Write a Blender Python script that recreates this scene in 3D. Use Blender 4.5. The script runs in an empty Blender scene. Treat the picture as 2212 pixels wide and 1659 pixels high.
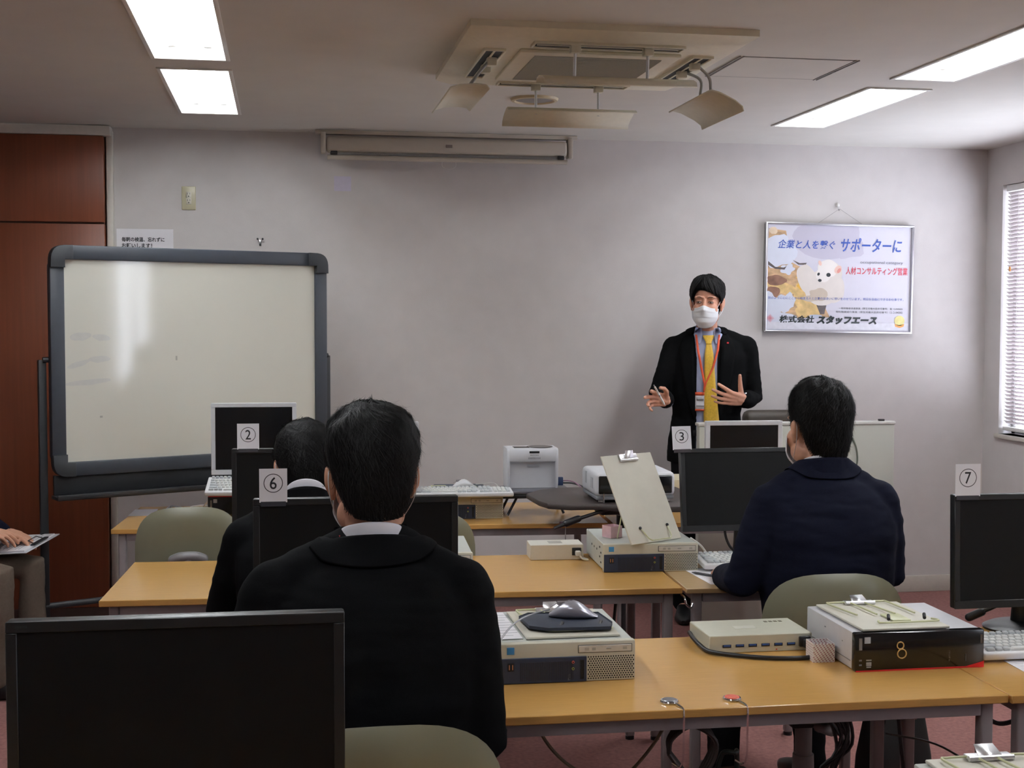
import bpy, bmesh, math, random
import numpy as np
from mathutils import Vector, Matrix, Quaternion, noise
from mathutils.bvhtree import BVHTree

random.seed(7)
sc = bpy.context.scene
COL = sc.collection
PI = math.pi

# ------------------------------------------------------------------ camera
# level room axes seen from a camera 1.58 m up, turned a little to the right and slightly down
cam_d = bpy.data.cameras.new('camera')
cam = bpy.data.objects.new('camera', cam_d)
COL.objects.link(cam)
cam_d.sensor_fit = 'HORIZONTAL'
cam_d.sensor_width = 36.0
cam_d.lens = 2850.0 / 2212.0 * 36.0
cam_d.clip_start = 0.05
f_, cx_, cy_ = 2850.0, 1106.0, 829.5
vy = np.array([(612 - cx_) / f_, -(688 - cy_) / f_, -1.0]); vy /= np.linalg.norm(vy)
vx = np.array([1.0, -0.0016, 0.0]); vx = vx - vy * vx.dot(vy); vx /= np.linalg.norm(vx)
vz = np.cross(vx, vy)
R_ = np.stack([vx, vy, vz], axis=1)            # world -> camera
M_ = Matrix([[float(v) for v in row] for row in R_.T]).to_4x4()
M_.translation = Vector((0, 0, 1.58))
cam.matrix_world = M_
sc.camera = cam

# ------------------------------------------------------------------ look, exposure, sky
sc.view_settings.view_transform = 'Standard'
sc.view_settings.look = 'None'
sc.view_settings.exposure = 0.40
sc.view_settings.gamma = 1.0
sc.view_settings.use_curve_mapping = False
sc.cycles.use_denoising = True
sc.cycles.max_bounces = 8
sc.cycles.diffuse_bounces = 5
sc.cycles.transparent_max_bounces = 12
sc.cycles.sample_clamp_indirect = 6.0
sc.cycles.caustics_reflective = False
sc.cycles.caustics_refractive = False

SKY_STRENGTH = 12.0
LAMP_STRENGTH = 34.0
world = bpy.data.worlds.new('world'); sc.world = world
world.use_nodes = True
wn = world.node_tree
bg = wn.nodes['Background']
sky = wn.nodes.new('ShaderNodeTexSky'); sky.sky_type = 'HOSEK_WILKIE'
sky.turbidity = 9.0; sky.ground_albedo = 0.6; sky.sun_direction = (-0.5, 0.2, 0.84)
mixw = wn.nodes.new('ShaderNodeMixRGB'); mixw.inputs[0].default_value = 0.8
mixw.inputs[2].default_value = (0.80, 0.86, 1.0, 1)
wn.links.new(sky.outputs[0], mixw.inputs[1]); wn.links.new(mixw.outputs[0], bg.inputs[0])
bg.inputs[1].default_value = SKY_STRENGTH

ROOM_X0, ROOM_X1, ROOM_Y0, ROOM_Y1, ROOM_Z = -2.9, 4.02, -2.2, 7.10, 2.56
WINDOWS = [(5.15, 6.93), (0.80, 1.33)]          # along the right wall: y from / to
WIN_Z0, WIN_Z1 = 0.93, 2.34
for (a, b) in WINDOWS:                            # daylight enters here
    pl = bpy.data.lights.new('window_portal', 'AREA'); pl.shape = 'RECTANGLE'
    pl.size = b - a; pl.size_y = WIN_Z1 - WIN_Z0
    pl.cycles.is_portal = True
    po = bpy.data.objects.new('window_portal', pl); COL.objects.link(po)
    po.location = (ROOM_X1 + 0.11, (a + b) / 2, (WIN_Z0 + WIN_Z1) / 2)
    po.rotation_euler = (PI / 2, 0, PI / 2)

# ------------------------------------------------------------------ materials
MATS = {}
def mat(name, col, rough=0.5, metal=0.0, spec=0.5, var=0.06, scale=40.0, bump=0.0, bscale=200.0, coat=0.0, stretch=None, emit=None, sheen=0.0):
    """principled surface with a faint procedural variation of colour and an optional fine bump"""
    if name in MATS: return MATS[name]
    m = bpy.data.materials.new(name); m.use_nodes = True
    nt = m.node_tree; b = nt.nodes['Principled BSDF']
    tc = nt.nodes.new('ShaderNodeTexCoord'); src = tc.outputs['Object']
    if stretch:
        mp = nt.nodes.new('ShaderNodeMapping'); mp.inputs['Scale'].default_value = stretch
        nt.links.new(src, mp.inputs[0]); src = mp.outputs[0]
    nz = nt.nodes.new('ShaderNodeTexNoise'); nz.inputs['Scale'].default_value = scale; nz.inputs['Detail'].default_value = 4
    nt.links.new(src, nz.inputs['Vector'])
    rp = nt.nodes.new('ShaderNodeValToRGB')
    rp.color_ramp.elements[0].position = 0.3; rp.color_ramp.elements[1].position = 0.7
    rp.color_ramp.elements[0].color = tuple(max(0, c * (1 - var)) for c in col) + (1,)
    rp.color_ramp.elements[1].color = tuple(min(1, c * (1 + var)) for c in col) + (1,)
    nt.links.new(nz.outputs['Fac'], rp.inputs[0]); nt.links.new(rp.outputs[0], b.inputs['Base Color'])
    b.inputs['Roughness'].default_value = rough; b.inputs['Metallic'].default_value = metal
    b.inputs['Specular IOR Level'].default_value = spec
    b.inputs['Coat Weight'].default_value = coat
    b.inputs['Sheen Weight'].default_value = sheen
    if bump:
        n2 = nt.nodes.new('ShaderNodeTexNoise'); n2.inputs['Scale'].default_value = bscale; n2.inputs['Detail'].default_value = 3
        nt.links.new(src, n2.inputs['Vector'])
        bp = nt.nodes.new('ShaderNodeBump'); bp.inputs['Strength'].default_value = bump; bp.inputs['Distance'].default_value = 0.002
        nt.links.new(n2.outputs['Fac'], bp.inputs['Height']); nt.links.new(bp.outputs[0], b.inputs['Normal'])
    if emit:
        b.inputs['Emission Color'].default_value = tuple(emit[:3]) + (1,); b.inputs['Emission Strength'].default_value = emit[3]
    MATS[name] = m
    return m

def s2l(r, g, b):
    def t(v):
        v /= 255.0
        return v / 12.92 if v <= 0.04045 else ((v + 0.055) / 1.055) ** 2.4
    return (t(r), t(g), t(b))

# ------------------------------------------------------------------ mesh helpers
class MB:
    """collects shapes; part() links them as one mesh object"""
    def __init__(self): self.bm = bmesh.new(); self.mi = 0
    def _done(self, faces):
        for f in faces: f.material_index = self.mi
    def raw(self, verts, faces, M=None):
        vs = [self.bm.verts.new((M @ Vector(v)) if M is not None else v) for v in verts]
        out = []
        for f in faces:
            try: out.append(self.bm.faces.new([vs[i] for i in f]))
            except ValueError: pass
        self._done(out); return vs
    def box(self, c, s, bev=0.0, seg=2, M=None, taper=1.0):
        b2 = bmesh.new()
        hx, hy, hz = s[0] / 2, s[1] / 2, s[2] / 2
        v = [b2.verts.new((x * hx * (taper if z > 0 else 1), y * hy * (taper if z > 0 else 1), z * hz)) for z in (-1, 1) for y in (-1, 1) for x in (-1, 1)]
        for f in ((0, 2, 3, 1), (4, 5, 7, 6), (0, 1, 5, 4), (1, 3, 7, 5), (3, 2, 6, 7), (2, 0, 4, 6)): b2.faces.new([v[i] for i in f])
        if bev > 0: bmesh.ops.bevel(b2, geom=b2.edges[:], offset=min(bev, min(hx, hy, hz) * 0.95), segments=seg, profile=0.5, affect='EDGES')
        T = Matrix.Translation(c)
        if M is not None: T = M @ T
        self._merge(b2, T)
    def _merge(self, b2, T=None):
        b2.verts.index_update()
        vs = [self.bm.verts.new((T @ v.co) if T is not None else v.co) for v in b2.verts]
        fs = []
        for f in b2.faces:
            try: fs.append(self.bm.faces.new([vs[v.index] for v in f.verts]))
            except ValueError: pass
        self._done(fs); b2.free()
    def prism(self, poly, z0, z1, M=None, bev=0.0, seg=2):
        """polygon in local xy extruded z0..z1"""
        b2 = bmesh.new(); n = len(poly)
        lo = [b2.verts.new((p[0], p[1], z0)) for p in poly]; hi = [b2.verts.new((p[0], p[1], z1)) for p in poly]
        b2.faces.new(lo[::-1]); b2.faces.new(hi)
        for i in range(n): b2.faces.new((lo[i], lo[(i + 1) % n], hi[(i + 1) % n], hi[i]))
        bmesh.ops.recalc_face_normals(b2, faces=b2.faces[:])
        if bev > 0:
            ed = [e for e in b2.edges if abs(e.verts[0].co.z - e.verts[1].co.z) < 1e-6]
            bmesh.ops.bevel(b2, geom=ed, offset=bev, segments=seg, profile=0.5, affect='EDGES')
        self._merge(b2, M)
    def lathe(self, prof, c=(0, 0, 0), seg=24, M=None):
        vs = []; fs = []
        n = len(prof)
        for k in range(seg):
            a = 2 * PI * k / seg
            for (r, z) in prof: vs.append((c[0] + r * math.cos(a), c[1] + r * math.sin(a), c[2] + z))
        for k in range(seg):
            k2 = (k + 1) % seg
            for i in range(n - 1): fs.append((k * n + i, k2 * n + i, k2 * n + i + 1, k * n + i + 1))
        v = self.raw(vs, fs, M)
        for idx, flip in ((0, True), (n - 1, False)):
            if prof[idx][0] > 1e-6:
                ring = [v[k * n + idx] for k in range(seg)]
                try: self._done([self.bm.faces.new(ring[::-1] if flip else ring)])
                except ValueError: pass
        if prof[0][0] <= 1e-6 or prof[-1][0] <= 1e-6: bmesh.ops.remove_doubles(self.bm, verts=v, dist=1e-7)
    def cyl(self, c, r, h, axis='z', seg=20, r2=None, M=None):
        r2 = r if r2 is None else r2
        A = {'z': Matrix.Identity(4), 'x': Matrix.Rotation(PI / 2, 4, 'Y'), 'y': Matrix.Rotation(-PI / 2, 4, 'X')}[axis]
        T = Matrix.Translation(c) @ A
        if M is not None: T = M @ T
        self.lathe([(r, -h / 2), (r2, h / 2)], seg=seg, M=T)
    def ell(self, c, r, seg=20, rings=12, M=None):
        prof = [(max(0.0, math.sin(PI * i / rings)), -math.cos(PI * i / rings)) for i in range(rings + 1)]
        prof[0] = (0.0, -1.0); prof[-1] = (0.0, 1.0)
        T = Matrix.Translation(c) @ (M if M is not None else Matrix.Identity(4)) @ Matrix.Diagonal((r[0], r[1], r[2], 1))
        self.lathe(prof, seg=seg, M=T)
    def tube(self, pts, r, seg=8, caps=True, round_caps=False, flat=1.0):
        pts = [Vector(p) for p in pts]; n = len(pts)
        rr = list(r) if isinstance(r, (list, tuple)) else [r] * n
        tan = []
        for i in range(n):
            t = (pts[min(i + 1, n - 1)] - pts[max(i - 1, 0)])
            tan.append(t.normalized() if t.length > 1e-9 else Vector((0, 0, 1)))
        u = tan[0].orthogonal().normalized()
        if abs(tan[0].z) < 0.9: u = tan[0].cross(Vector((0, 0, 1))).normalized()
        if round_caps:
            P2, R2, T2 = [], [], []
            for k in range(4):
                a = PI / 2 * (k / 4.0); P2.append(pts[0] - tan[0] * rr[0] * math.cos(a)); R2.append(max(rr[0] * math.sin(a), rr[0] * 0.05)); T2.append(tan[0])
            P2 += pts; R2 += rr; T2 += tan
            for k in range(3, -1, -1):
                a = PI / 2 * (k / 4.0); P2.append(pts[-1] + tan[-1] * rr[-1] * math.cos(a)); R2.append(max(rr[-1] * math.sin(a), rr[-1] * 0.05)); T2.append(tan[-1])
            pts, rr, tan = P2, R2, T2; n = len(pts)
        vs = []; fs = []
        for i in range(n):
            u = (u - tan[i] * u.dot(tan[i]));
            u = u.normalized() if u.length > 1e-6 else tan[i].orthogonal().normalized()
            w = tan[i].cross(u)
            for k in range(seg):
                a = 2 * PI * k / seg
                vs.append(tuple(pts[i] + (u * math.cos(a) + w * math.sin(a) * flat) * rr[i]))
        for i in range(n - 1):
            for k in range(seg):
                k2 = (k + 1) % seg
                fs.append((i * seg + k, i * seg + k2, (i + 1) * seg + k2, (i + 1) * seg + k))
        v = self.raw(vs, fs)
        if caps:
            for ring, fl in ((v[:seg], True), (v[-seg:], False)):
                try: self._done([self.bm.faces.new(ring[::-1] if fl else ring)])
                except ValueError: pass
    def loft(self, rings, seg=28, n=2.3, caps=True):
        """rings: (centre, side vector * half width, forward vector * half depth)"""
        vs = []; fs = []
        for (c, s, f) in rings:
            c, s, f = Vector(c), Vector(s), Vector(f)
            for k in range(seg):
                a = 2 * PI * k / seg; ca, sa = math.cos(a), math.sin(a)
                vs.append(tuple(c + s * math.copysign(abs(ca) ** (2 / n), ca) + f * math.copysign(abs(sa) ** (2 / n), sa)))
        m = len(rings)
        for i in range(m - 1):
            for k in range(seg):
                k2 = (k + 1) % seg
                fs.append((i * seg + k, i * seg + k2, (i + 1) * seg + k2, (i + 1) * seg + k))
        v = self.raw(vs, fs)
        if caps:
            for ring, fl in ((v[:seg], True), (v[-seg:], False)):
                try: self._done([self.bm.faces.new(ring[::-1] if fl else ring)])
                except ValueError: pass
    def mesh(self, name, smooth=40):
        bmesh.ops.recalc_face_normals(self.bm, faces=self.bm.faces[:])
        me = bpy.data.meshes.new(name); self.bm.to_mesh(me); self.bm.free()
        if smooth:
            me.polygons.foreach_set('use_smooth', [True] * len(me.polygons))
            if smooth < 180: me.set_sharp_from_angle(angle=math.radians(smooth))
        return me

def cr(pts, k=6):
    """smooth curve through points"""
    P = [Vector(p) for p in pts]; P = [P[0] * 2 - P[1]] + P + [P[-1] * 2 - P[-2]]
    out = []
    for i in range(1, len(P) - 2):
        for j in range(k):
            t = j / k
            out.append(0.5 * ((2 * P[i]) + (-P[i - 1] + P[i + 1]) * t + (2 * P[i - 1] - 5 * P[i] + 4 * P[i + 1] - P[i + 2]) * t * t + (-P[i - 1] + 3 * P[i] - 3 * P[i + 1] + P[i + 2]) * t ** 3))
    out.append(P[-2]); return out

def obj(name, data, m, parent=None, label=None, loc=None, rot=None):
    if isinstance(data, MB): data = data.mesh(name)
    o = bpy.data.objects.new(name, data); COL.objects.link(o)
    if m is not None:
        for q in (m if isinstance(m, (list, tuple)) else [m]): data.materials.append(q)
    if parent is not None: o.parent = parent
    if loc is not None: o.location = loc
    if rot is not None: o.rotation_euler = rot
    if label: o['label'] = label
    return o
def thing(name, label, cat, loc=(0, 0, 0), rz=0.0, group=None, rot=None):
    o = bpy.data.objects.new(name, None); COL.objects.link(o); o.empty_display_size = 0.05
    o.location = loc; o.rotation_euler = rot if rot else (0, 0, rz)
    o['label'] = label; o['category'] = cat
    if group: o['group'] = group
    return o
def tag(o, label, cat, group=None):
    o['label'] = label; o['category'] = cat
    if group: o['group'] = group
    return o
def struct(name, data, m, parent=None):
    o = obj(name, data, m, parent); o['kind'] = 'structure'; return o
def dup(o, parent=None):
    """a thing with copies of its parts and sub-parts"""
    c = o.copy(); COL.objects.link(c)
    if parent is not None: c.parent = parent; c.matrix_parent_inverse = o.matrix_parent_inverse
    for ch in o.children: dup(ch, c)
    return c

def text_mesh(s, size, bold=0.0, shear=0.0, sx=1.0, depth=0.0, align='LEFT'):
    cu = bpy.data.curves.new('lettering', 'FONT'); cu.body = s; cu.size = size; cu.shear = shear
    cu.offset = bold; cu.extrude = depth; cu.align_x = align; cu.resolution_u = 3
    o = bpy.data.objects.new('lettering', cu); COL.objects.link(o)
    dg = bpy.context.evaluated_depsgraph_get()
    me = bpy.data.meshes.new_from_object(o.evaluated_get(dg))
    bpy.data.objects.remove(o); bpy.data.curves.remove(cu)
    if sx != 1.0: me.transform(Matrix.Diagonal((sx, 1, 1, 1)))
    return me
def text_fit(s, width, height, **kw):
    """lettering scaled to a width and height, lower left corner at the origin"""
    me = text_mesh(s, 0.1, **kw)
    co = [v.co for v in me.vertices]
    if not co: return me
    x0, x1 = min(c.x for c in co), max(c.x for c in co); y0, y1 = min(c.y for c in co), max(c.y for c in co)
    me.transform(Matrix.Diagonal((width / (x1 - x0), height / (y1 - y0), 1, 1)) @ Matrix.Translation((-x0, -y0, 0)))
    return me
UPRIGHT = (PI / 2, 0, 0)      # lettering facing -y
# ------------------------------------------------------------------ the room
m_wall = mat('wallpaper', s2l(208, 203, 201), 0.85, spec=0.2, var=0.025, scale=9, bump=0.25, bscale=260)
m_ceil = mat('ceiling_board', s2l(213, 210, 204), 0.9, spec=0.15, var=0.02, scale=6, bump=0.2, bscale=180)
m_carpet = mat('carpet', s2l(138, 98, 94), 0.95, spec=0.1, var=0.16, scale=60, bump=0.7, bscale=420)
m_trim = mat('trim_vinyl', s2l(205, 200, 190), 0.5, var=0.03)
m_white = mat('white_paint', s2l(225, 223, 218), 0.45, var=0.02)
m_alu = mat('aluminium', (0.72, 0.73, 0.75), 0.32, metal=1.0, var=0.05)
m_chrome = mat('chrome', (0.8, 0.8, 0.82), 0.14, metal=1.0, var=0.03)
m_black = mat('black_plastic', (0.012, 0.012, 0.014), 0.42, var=0.15)
m_dark = mat('dark_slot', (0.004, 0.004, 0.005), 0.7, var=0.1)

LAMPS = [(-0.338, 4.03, 5.16), (-0.338, 5.38, 6.50), (2.585, 3.93, 5.07), (2.585, 5.30, 6.40)]   # x centre, y from / to
LAMPS_BEHIND = [(-0.338, 0.60, 1.72), (-0.338, 2.66, 3.78), (2.585, 1.20, 2.32), (2.585, 2.56, 3.68)]
LW = 0.26
def plane_with_holes(us, vs, holes, f):
    us = sorted(set(us)); vs = sorted(set(vs)); mb = MB()
    for i in range(len(us) - 1):
        for j in range(len(vs) - 1):
            cu, cv = (us[i] + us[i + 1]) / 2, (vs[j] + vs[j + 1]) / 2
            if any(a < cu < b and c < cv < d for a, b, c, d in holes): continue
            mb.raw([f(us[i], vs[j]), f(us[i + 1], vs[j]), f(us[i + 1], vs[j + 1]), f(us[i], vs[j + 1])], [(0, 1, 2, 3)])
    bmesh.ops.remove_doubles(mb.bm, verts=mb.bm.verts[:], dist=1e-5)
    return mb

mb = MB(); mb.box(((ROOM_X0 + ROOM_X1) / 2, (ROOM_Y0 + ROOM_Y1) / 2, -0.05), (ROOM_X1 - ROOM_X0 + 0.4, ROOM_Y1 - ROOM_Y0 + 0.4, 0.1)); struct('floor', mb, m_carpet)
holes = [(x - LW / 2, x + LW / 2, a, b) for x, a, b in LAMPS + LAMPS_BEHIND]
mb = plane_with_holes([ROOM_X0 - .1, ROOM_X1 + .1] + [h[0] for h in holes] + [h[1] for h in holes],
                      [ROOM_Y0 - .1, ROOM_Y1 + .1] + [h[2] for h in holes] + [h[3] for h in holes], holes, lambda u, v: (u, v, ROOM_Z))
struct('ceiling', mb, m_ceil)
W_ = ROOM_X1 - ROOM_X0; D_ = ROOM_Y1 - ROOM_Y0
mb = MB(); mb.box((ROOM_X0 + W_ / 2, ROOM_Y1 + 0.06, ROOM_Z / 2), (W_ + 0.4, 0.12, ROOM_Z + 0.1)); struct('wall_back', mb, m_wall)
mb = MB(); mb.box((ROOM_X0 - 0.06, ROOM_Y0 + D_ / 2, ROOM_Z / 2), (0.12, D_ + 0.3, ROOM_Z + 0.1)); struct('wall_left', mb, m_wall)
mb = MB(); mb.box((ROOM_X0 + W_ / 2, ROOM_Y0 - 0.06, ROOM_Z / 2), (W_ + 0.4, 0.12, ROOM_Z + 0.1)); struct('wall_front', mb, m_wall)
# right wall with its two window openings, 14 cm thick
wh = [(a, b, WIN_Z0, WIN_Z1) for a, b in WINDOWS]
mb = plane_with_holes([ROOM_Y0 - .1, ROOM_Y1 + .1] + [v for h in wh for v in h[:2]], [-0.05, ROOM_Z + 0.05, WIN_Z0, WIN_Z1], wh, lambda u, v: (ROOM_X1, u, v))
mb2 = plane_with_holes([ROOM_Y0 - .1, ROOM_Y1 + .1] + [v for h in wh for v in h[:2]], [-0.05, ROOM_Z + 0.05, WIN_Z0, WIN_Z1], wh, lambda u, v: (ROOM_X1 + 0.14, u, v))
mb._merge(mb2.bm)
for a, b, c, d in wh:
    mb.raw([(ROOM_X1 + e, u, v) for e in (0, .14) for (u, v) in ((a, c), (b, c), (b, d), (a, d))], [(0, 1, 5, 4), (1, 2, 6, 5), (2, 3, 7, 6), (3, 0, 4, 7)])
struct('wall_right', mb, m_wall)
mb = MB(); mb.box((1.57, ROOM_Y1 - 0.006, 0.047), (4.86, 0.012, 0.094), 0.003); struct('baseboard_back', mb, m_trim)
mb = MB(); mb.box((ROOM_X1 - 0.006, 2.44, 0.047), (0.012, 9.2, 0.094), 0.003); struct('baseboard_right', mb, m_trim)

# windows
m_glass = bpy.data.materials.new('window_glass'); m_glass.use_nodes = True
nt = m_glass.node_tree; nt.nodes.clear()
o_ = nt.nodes.new('ShaderNodeOutputMaterial'); tr = nt.nodes.new('ShaderNodeBsdfTransparent'); gl = nt.nodes.new('ShaderNodeBsdfGlossy'); gl.inputs['Roughness'].default_value = 0.02
mx = nt.nodes.new('ShaderNodeMixShader'); mx.inputs[0].default_value = 0.06
nt.links.new(tr.outputs[0], mx.inputs[1]); nt.links.new(gl.outputs[0], mx.inputs[2]); nt.links.new(mx.outputs[0], o_.inputs[0])
m_blind = mat('blind_slat', s2l(214, 203, 204), 0.5, var=0.02)
nt = m_blind.node_tree; pb = nt.nodes['Principled BSDF']; out = nt.nodes['Material Output']      # thin slats let a little daylight through
tl = nt.nodes.new('ShaderNodeBsdfTranslucent'); tl.inputs[0].default_value = (.86, .78, .80, 1); ms = nt.nodes.new('ShaderNodeMixShader'); ms.inputs[0].default_value = .07
nt.links.new(pb.outputs[0], ms.inputs[1]); nt.links.new(tl.outputs[0], ms.inputs[2]); nt.links.new(ms.outputs[0], out.inputs[0])
m_blind_bar = mat('blind_rail', s2l(232, 230, 228), 0.4, var=0.02)
def window(n, a, b):
    mb = MB()
    for (u, v, su, sv) in (((a + b) / 2, WIN_Z0 + .02, b - a, .04), ((a + b) / 2, WIN_Z1 - .02, b - a, .04), (a + .02, (WIN_Z0 + WIN_Z1) / 2, .04, WIN_Z1 - WIN_Z0), (b - .02, (WIN_Z0 + WIN_Z1) / 2, .04, WIN_Z1 - WIN_Z0), ((a + b) / 2, (WIN_Z0 + WIN_Z1) / 2, .05, WIN_Z1 - WIN_Z0)):
        mb.box((ROOM_X1 + 0.10, u, v), (0.04, su, sv), 0.003)
    w = struct('window_%d' % n, mb, m_alu)
    g = MB(); g.box((ROOM_X1 + 0.10, (a + b) / 2, (WIN_Z0 + WIN_Z1) / 2), (0.004, b - a - .08, WIN_Z1 - WIN_Z0 - .08)); struct('pane', g, m_glass, w)
    s = MB(); s.box((ROOM_X1 + 0.03, (a + b) / 2, WIN_Z0 - 0.012), (0.10, b - a + 0.04, 0.024), 0.004); struct('sill', s, m_trim, w)
def blind(a, b, label, tilt=42):
    t = thing('venetian_blind', label, 'window blind', (ROOM_X1 + 0.03, (a + b) / 2, WIN_Z0), 0, 'venetian blinds in the right wall windows')
    L = b - a - 0.03; z1 = WIN_Z1 - WIN_Z0
    mb = MB(); mb.box((0, 0, z1 - 0.02), (0.035, L, 0.035), 0.003); obj('head_rail', mb, m_blind_bar, t)
    mb = MB(); z = z1 - 0.05; k = 0
    while z > 0.055:
        T = Matrix.Translation((0, 0, z)) @ Matrix.Rotation(math.radians(tilt), 4, 'Y')
        mb.raw([T @ Vector(p) for p in ((-.0125, -L / 2, -.001), (0, -L / 2, .0012), (.0125, -L / 2, -.001), (-.0125, L / 2, -.001), (0, L / 2, .0012), (.0125, L / 2, -.001))], [(0, 1, 4, 3), (1, 2, 5, 4)])
        z -= 0.0215; k += 1
    sl = obj('slats', mb, m_blind, t); sl.modifiers.new('t', 'SOLIDIFY').thickness = 0.0006
    mb = MB(); mb.box((0, 0, 0.032), (0.028, L, 0.022), 0.004); obj('bottom_rail', mb, m_blind_bar, t)
    for y in (L / 2 - 0.12, 0.0, -L / 2 + 0.12):
        mb = MB(); mb.tube([(-.014, y, z1 - 0.04), (-.014, y, 0.04)], 0.0012, 5); obj('ladder_cord', mb, m_white, t)
    mb = MB(); mb.tube([(-.02, L / 2 - 0.05, z1 - 0.04), (-.02, L / 2 - 0.055, 0.95)], 0.001, 5); c = obj('pull_cord', mb, m_white, t)
    mb = MB(); mb.lathe([(0, 0), (.006, .004), (.006, .022), (.002, .03), (0, .03)], (-.02, L / 2 - 0.055, 0.92), 10); obj('cord_tassel', mb, mat('tassel', s2l(214, 150, 84), 0.5), c)
window(1, *WINDOWS[0]); window(2, *WINDOWS[1])
blind(*WINDOWS[0], 'white venetian blind in the window at the right edge, beside the poster')
blind(*WINDOWS[1], 'white venetian blind in the second window on the right wall beside the camera', -8)

# ------------------------------------------------------------------ ceiling
m_refl = mat('lamp_reflector', (0.9, 0.9, 0.9), 0.5, var=0.01)
m_tube = mat('lamp_tube', (1, 1, 1), 0.4, var=0.0, emit=(0.93, 0.97, 1.0, LAMP_STRENGTH))
def ceiling_light(x, a, b, label):
    t = thing('ceiling_light', label, 'ceiling light', (x, (a + b) / 2, ROOM_Z), 0, 'recessed fluorescent ceiling lights')
    L = b - a; h = 0.10; w = LW
    mb = MB()
    P = [(-w / 2, -L / 2, 0), (w / 2, -L / 2, 0), (w / 2, L / 2, 0), (-w / 2, L / 2, 0)]; Q = [(p[0] * .84, p[1] * .985, h) for p in P]
    mb.raw(P + Q, [(0, 1, 5, 4), (1, 2, 6, 5), (2, 3, 7, 6), (3, 0, 4, 7), (4, 5, 6, 7)])
    obj('reflector', mb, m_refl, t)
    mb = MB(); fw = 0.016
    for (c, s) in (((0, -L / 2 - fw / 2), (w + 2 * fw, fw)), ((0, L / 2 + fw / 2), (w + 2 * fw, fw)), ((-w / 2 - fw / 2, 0), (fw, L)), ((w / 2 + fw / 2, 0), (fw, L))):
        mb.box((c[0], c[1], -0.003), (s[0], s[1], 0.006), 0.0015)
    obj('frame', mb, m_white, t)
    for sx in (-1, 1):
        mb = MB(); mb.cyl((sx * w * 0.25, 0, 0.055), 0.015, L * .93, 'y', 14); tb = obj('tube', mb, m_tube, t)
        for sy in (-1, 1):
            mb = MB(); mb.box((sx * w * 0.25, sy * L * .478, 0.06), (0.03, 0.025, 0.05), 0.004); obj('socket', mb, m_white, tb)
for (x, a, b), lb in zip(LAMPS, ('lit fluorescent ceiling light on the left, cut off by the upper picture edge', 'lit fluorescent ceiling light on the left, the one nearer the back wall',
                                 'lit fluorescent ceiling light at the right, running out at the upper corner', 'lit fluorescent ceiling light on the right above the poster')):
    ceiling_light(x, a, b, lb)

for (x, a, b), lb in zip(LAMPS_BEHIND, ('fluorescent ceiling light on the left, the one closest to the rear of the room', 'fluorescent ceiling light on the left over the third desk row', 'fluorescent ceiling light on the right, the one closest to the rear of the room', 'fluorescent ceiling light on the right over the third desk row')):
    ceiling_light(x, a, b, lb)

# ceiling cassette air conditioner
m_ac = mat('ac_cream', s2l(226, 220, 200), 0.5, var=0.03)
m_acg = mat('ac_grille', s2l(172, 171, 160), 0.7, var=0.12, scale=600)
AX0, AX1, AY0, AY1 = 0.61, 1.60, 4.32, 5.33
t = thing('air_conditioner', 'cream ceiling cassette air conditioner with four outlet slots', 'air conditioner', ((AX0 + AX1) / 2, (AY0 + AY1) / 2, ROOM_Z))
hx, hy = (AX1 - AX0) / 2, (AY1 - AY0) / 2
mb = MB()
mb.raw([(-hx, -hy, 0), (hx, -hy, 0), (hx, hy, 0), (-hx, hy, 0), (-hx, -hy, -.022), (hx, -hy, -.022), (hx, hy, -.022), (-hx, hy, -.022), (-hx * .9, -hy * .9, -.045), (hx * .9, -hy * .9, -.045), (hx * .9, hy * .9, -.045), (-hx * .9, hy * .9, -.045)],
       [(0, 1, 5, 4), (1, 2, 6, 5), (2, 3, 7, 6), (3, 0, 4, 7), (4, 5, 9, 8), (5, 6, 10, 9), (6, 7, 11, 10), (7, 4, 8, 11), (8, 9, 10, 11)])
obj('panel', mb, m_ac, t)
mb = MB(); mb.box((0, 0, -.051), (.58, .56, .014), .006); g = obj('intake_frame', mb, m_ac, t)
mb = MB(); mb.box((0, 0, -.0585), (.46, .46, .004)); 
for k in range(45): mb.box((0, -.22 + k * .01, -.061), (.46, .003, .0016))
obj('intake_grille', mb, m_acg, g)
m_vent = mat('vent_dark', (0.01, 0.01, 0.011), 0.6)
for k in range(4):
    M = Matrix.Rotation(k * PI / 2, 4, 'Z')
    mb = MB(); mb.box((0, -.375, -.0465), (.50, .062, .006), M=M); v = obj('outlet', mb, m_vent, t)
    mb = MB()
    for (c, s) in (((0, -.375 - .035, -.049), (.53, .008, .010)), ((0, -.375 + .035, -.049), (.53, .008, .010)), ((-.262, -.375, -.049), (.008, .07, .010)), ((.262, -.375, -.049), (.008, .07, .010)), ((0, -.375, -.050), (.50, .008, .004))): mb.box(c, s, .001, M=M)
    obj('louver', mb, m_ac, v)

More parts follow.
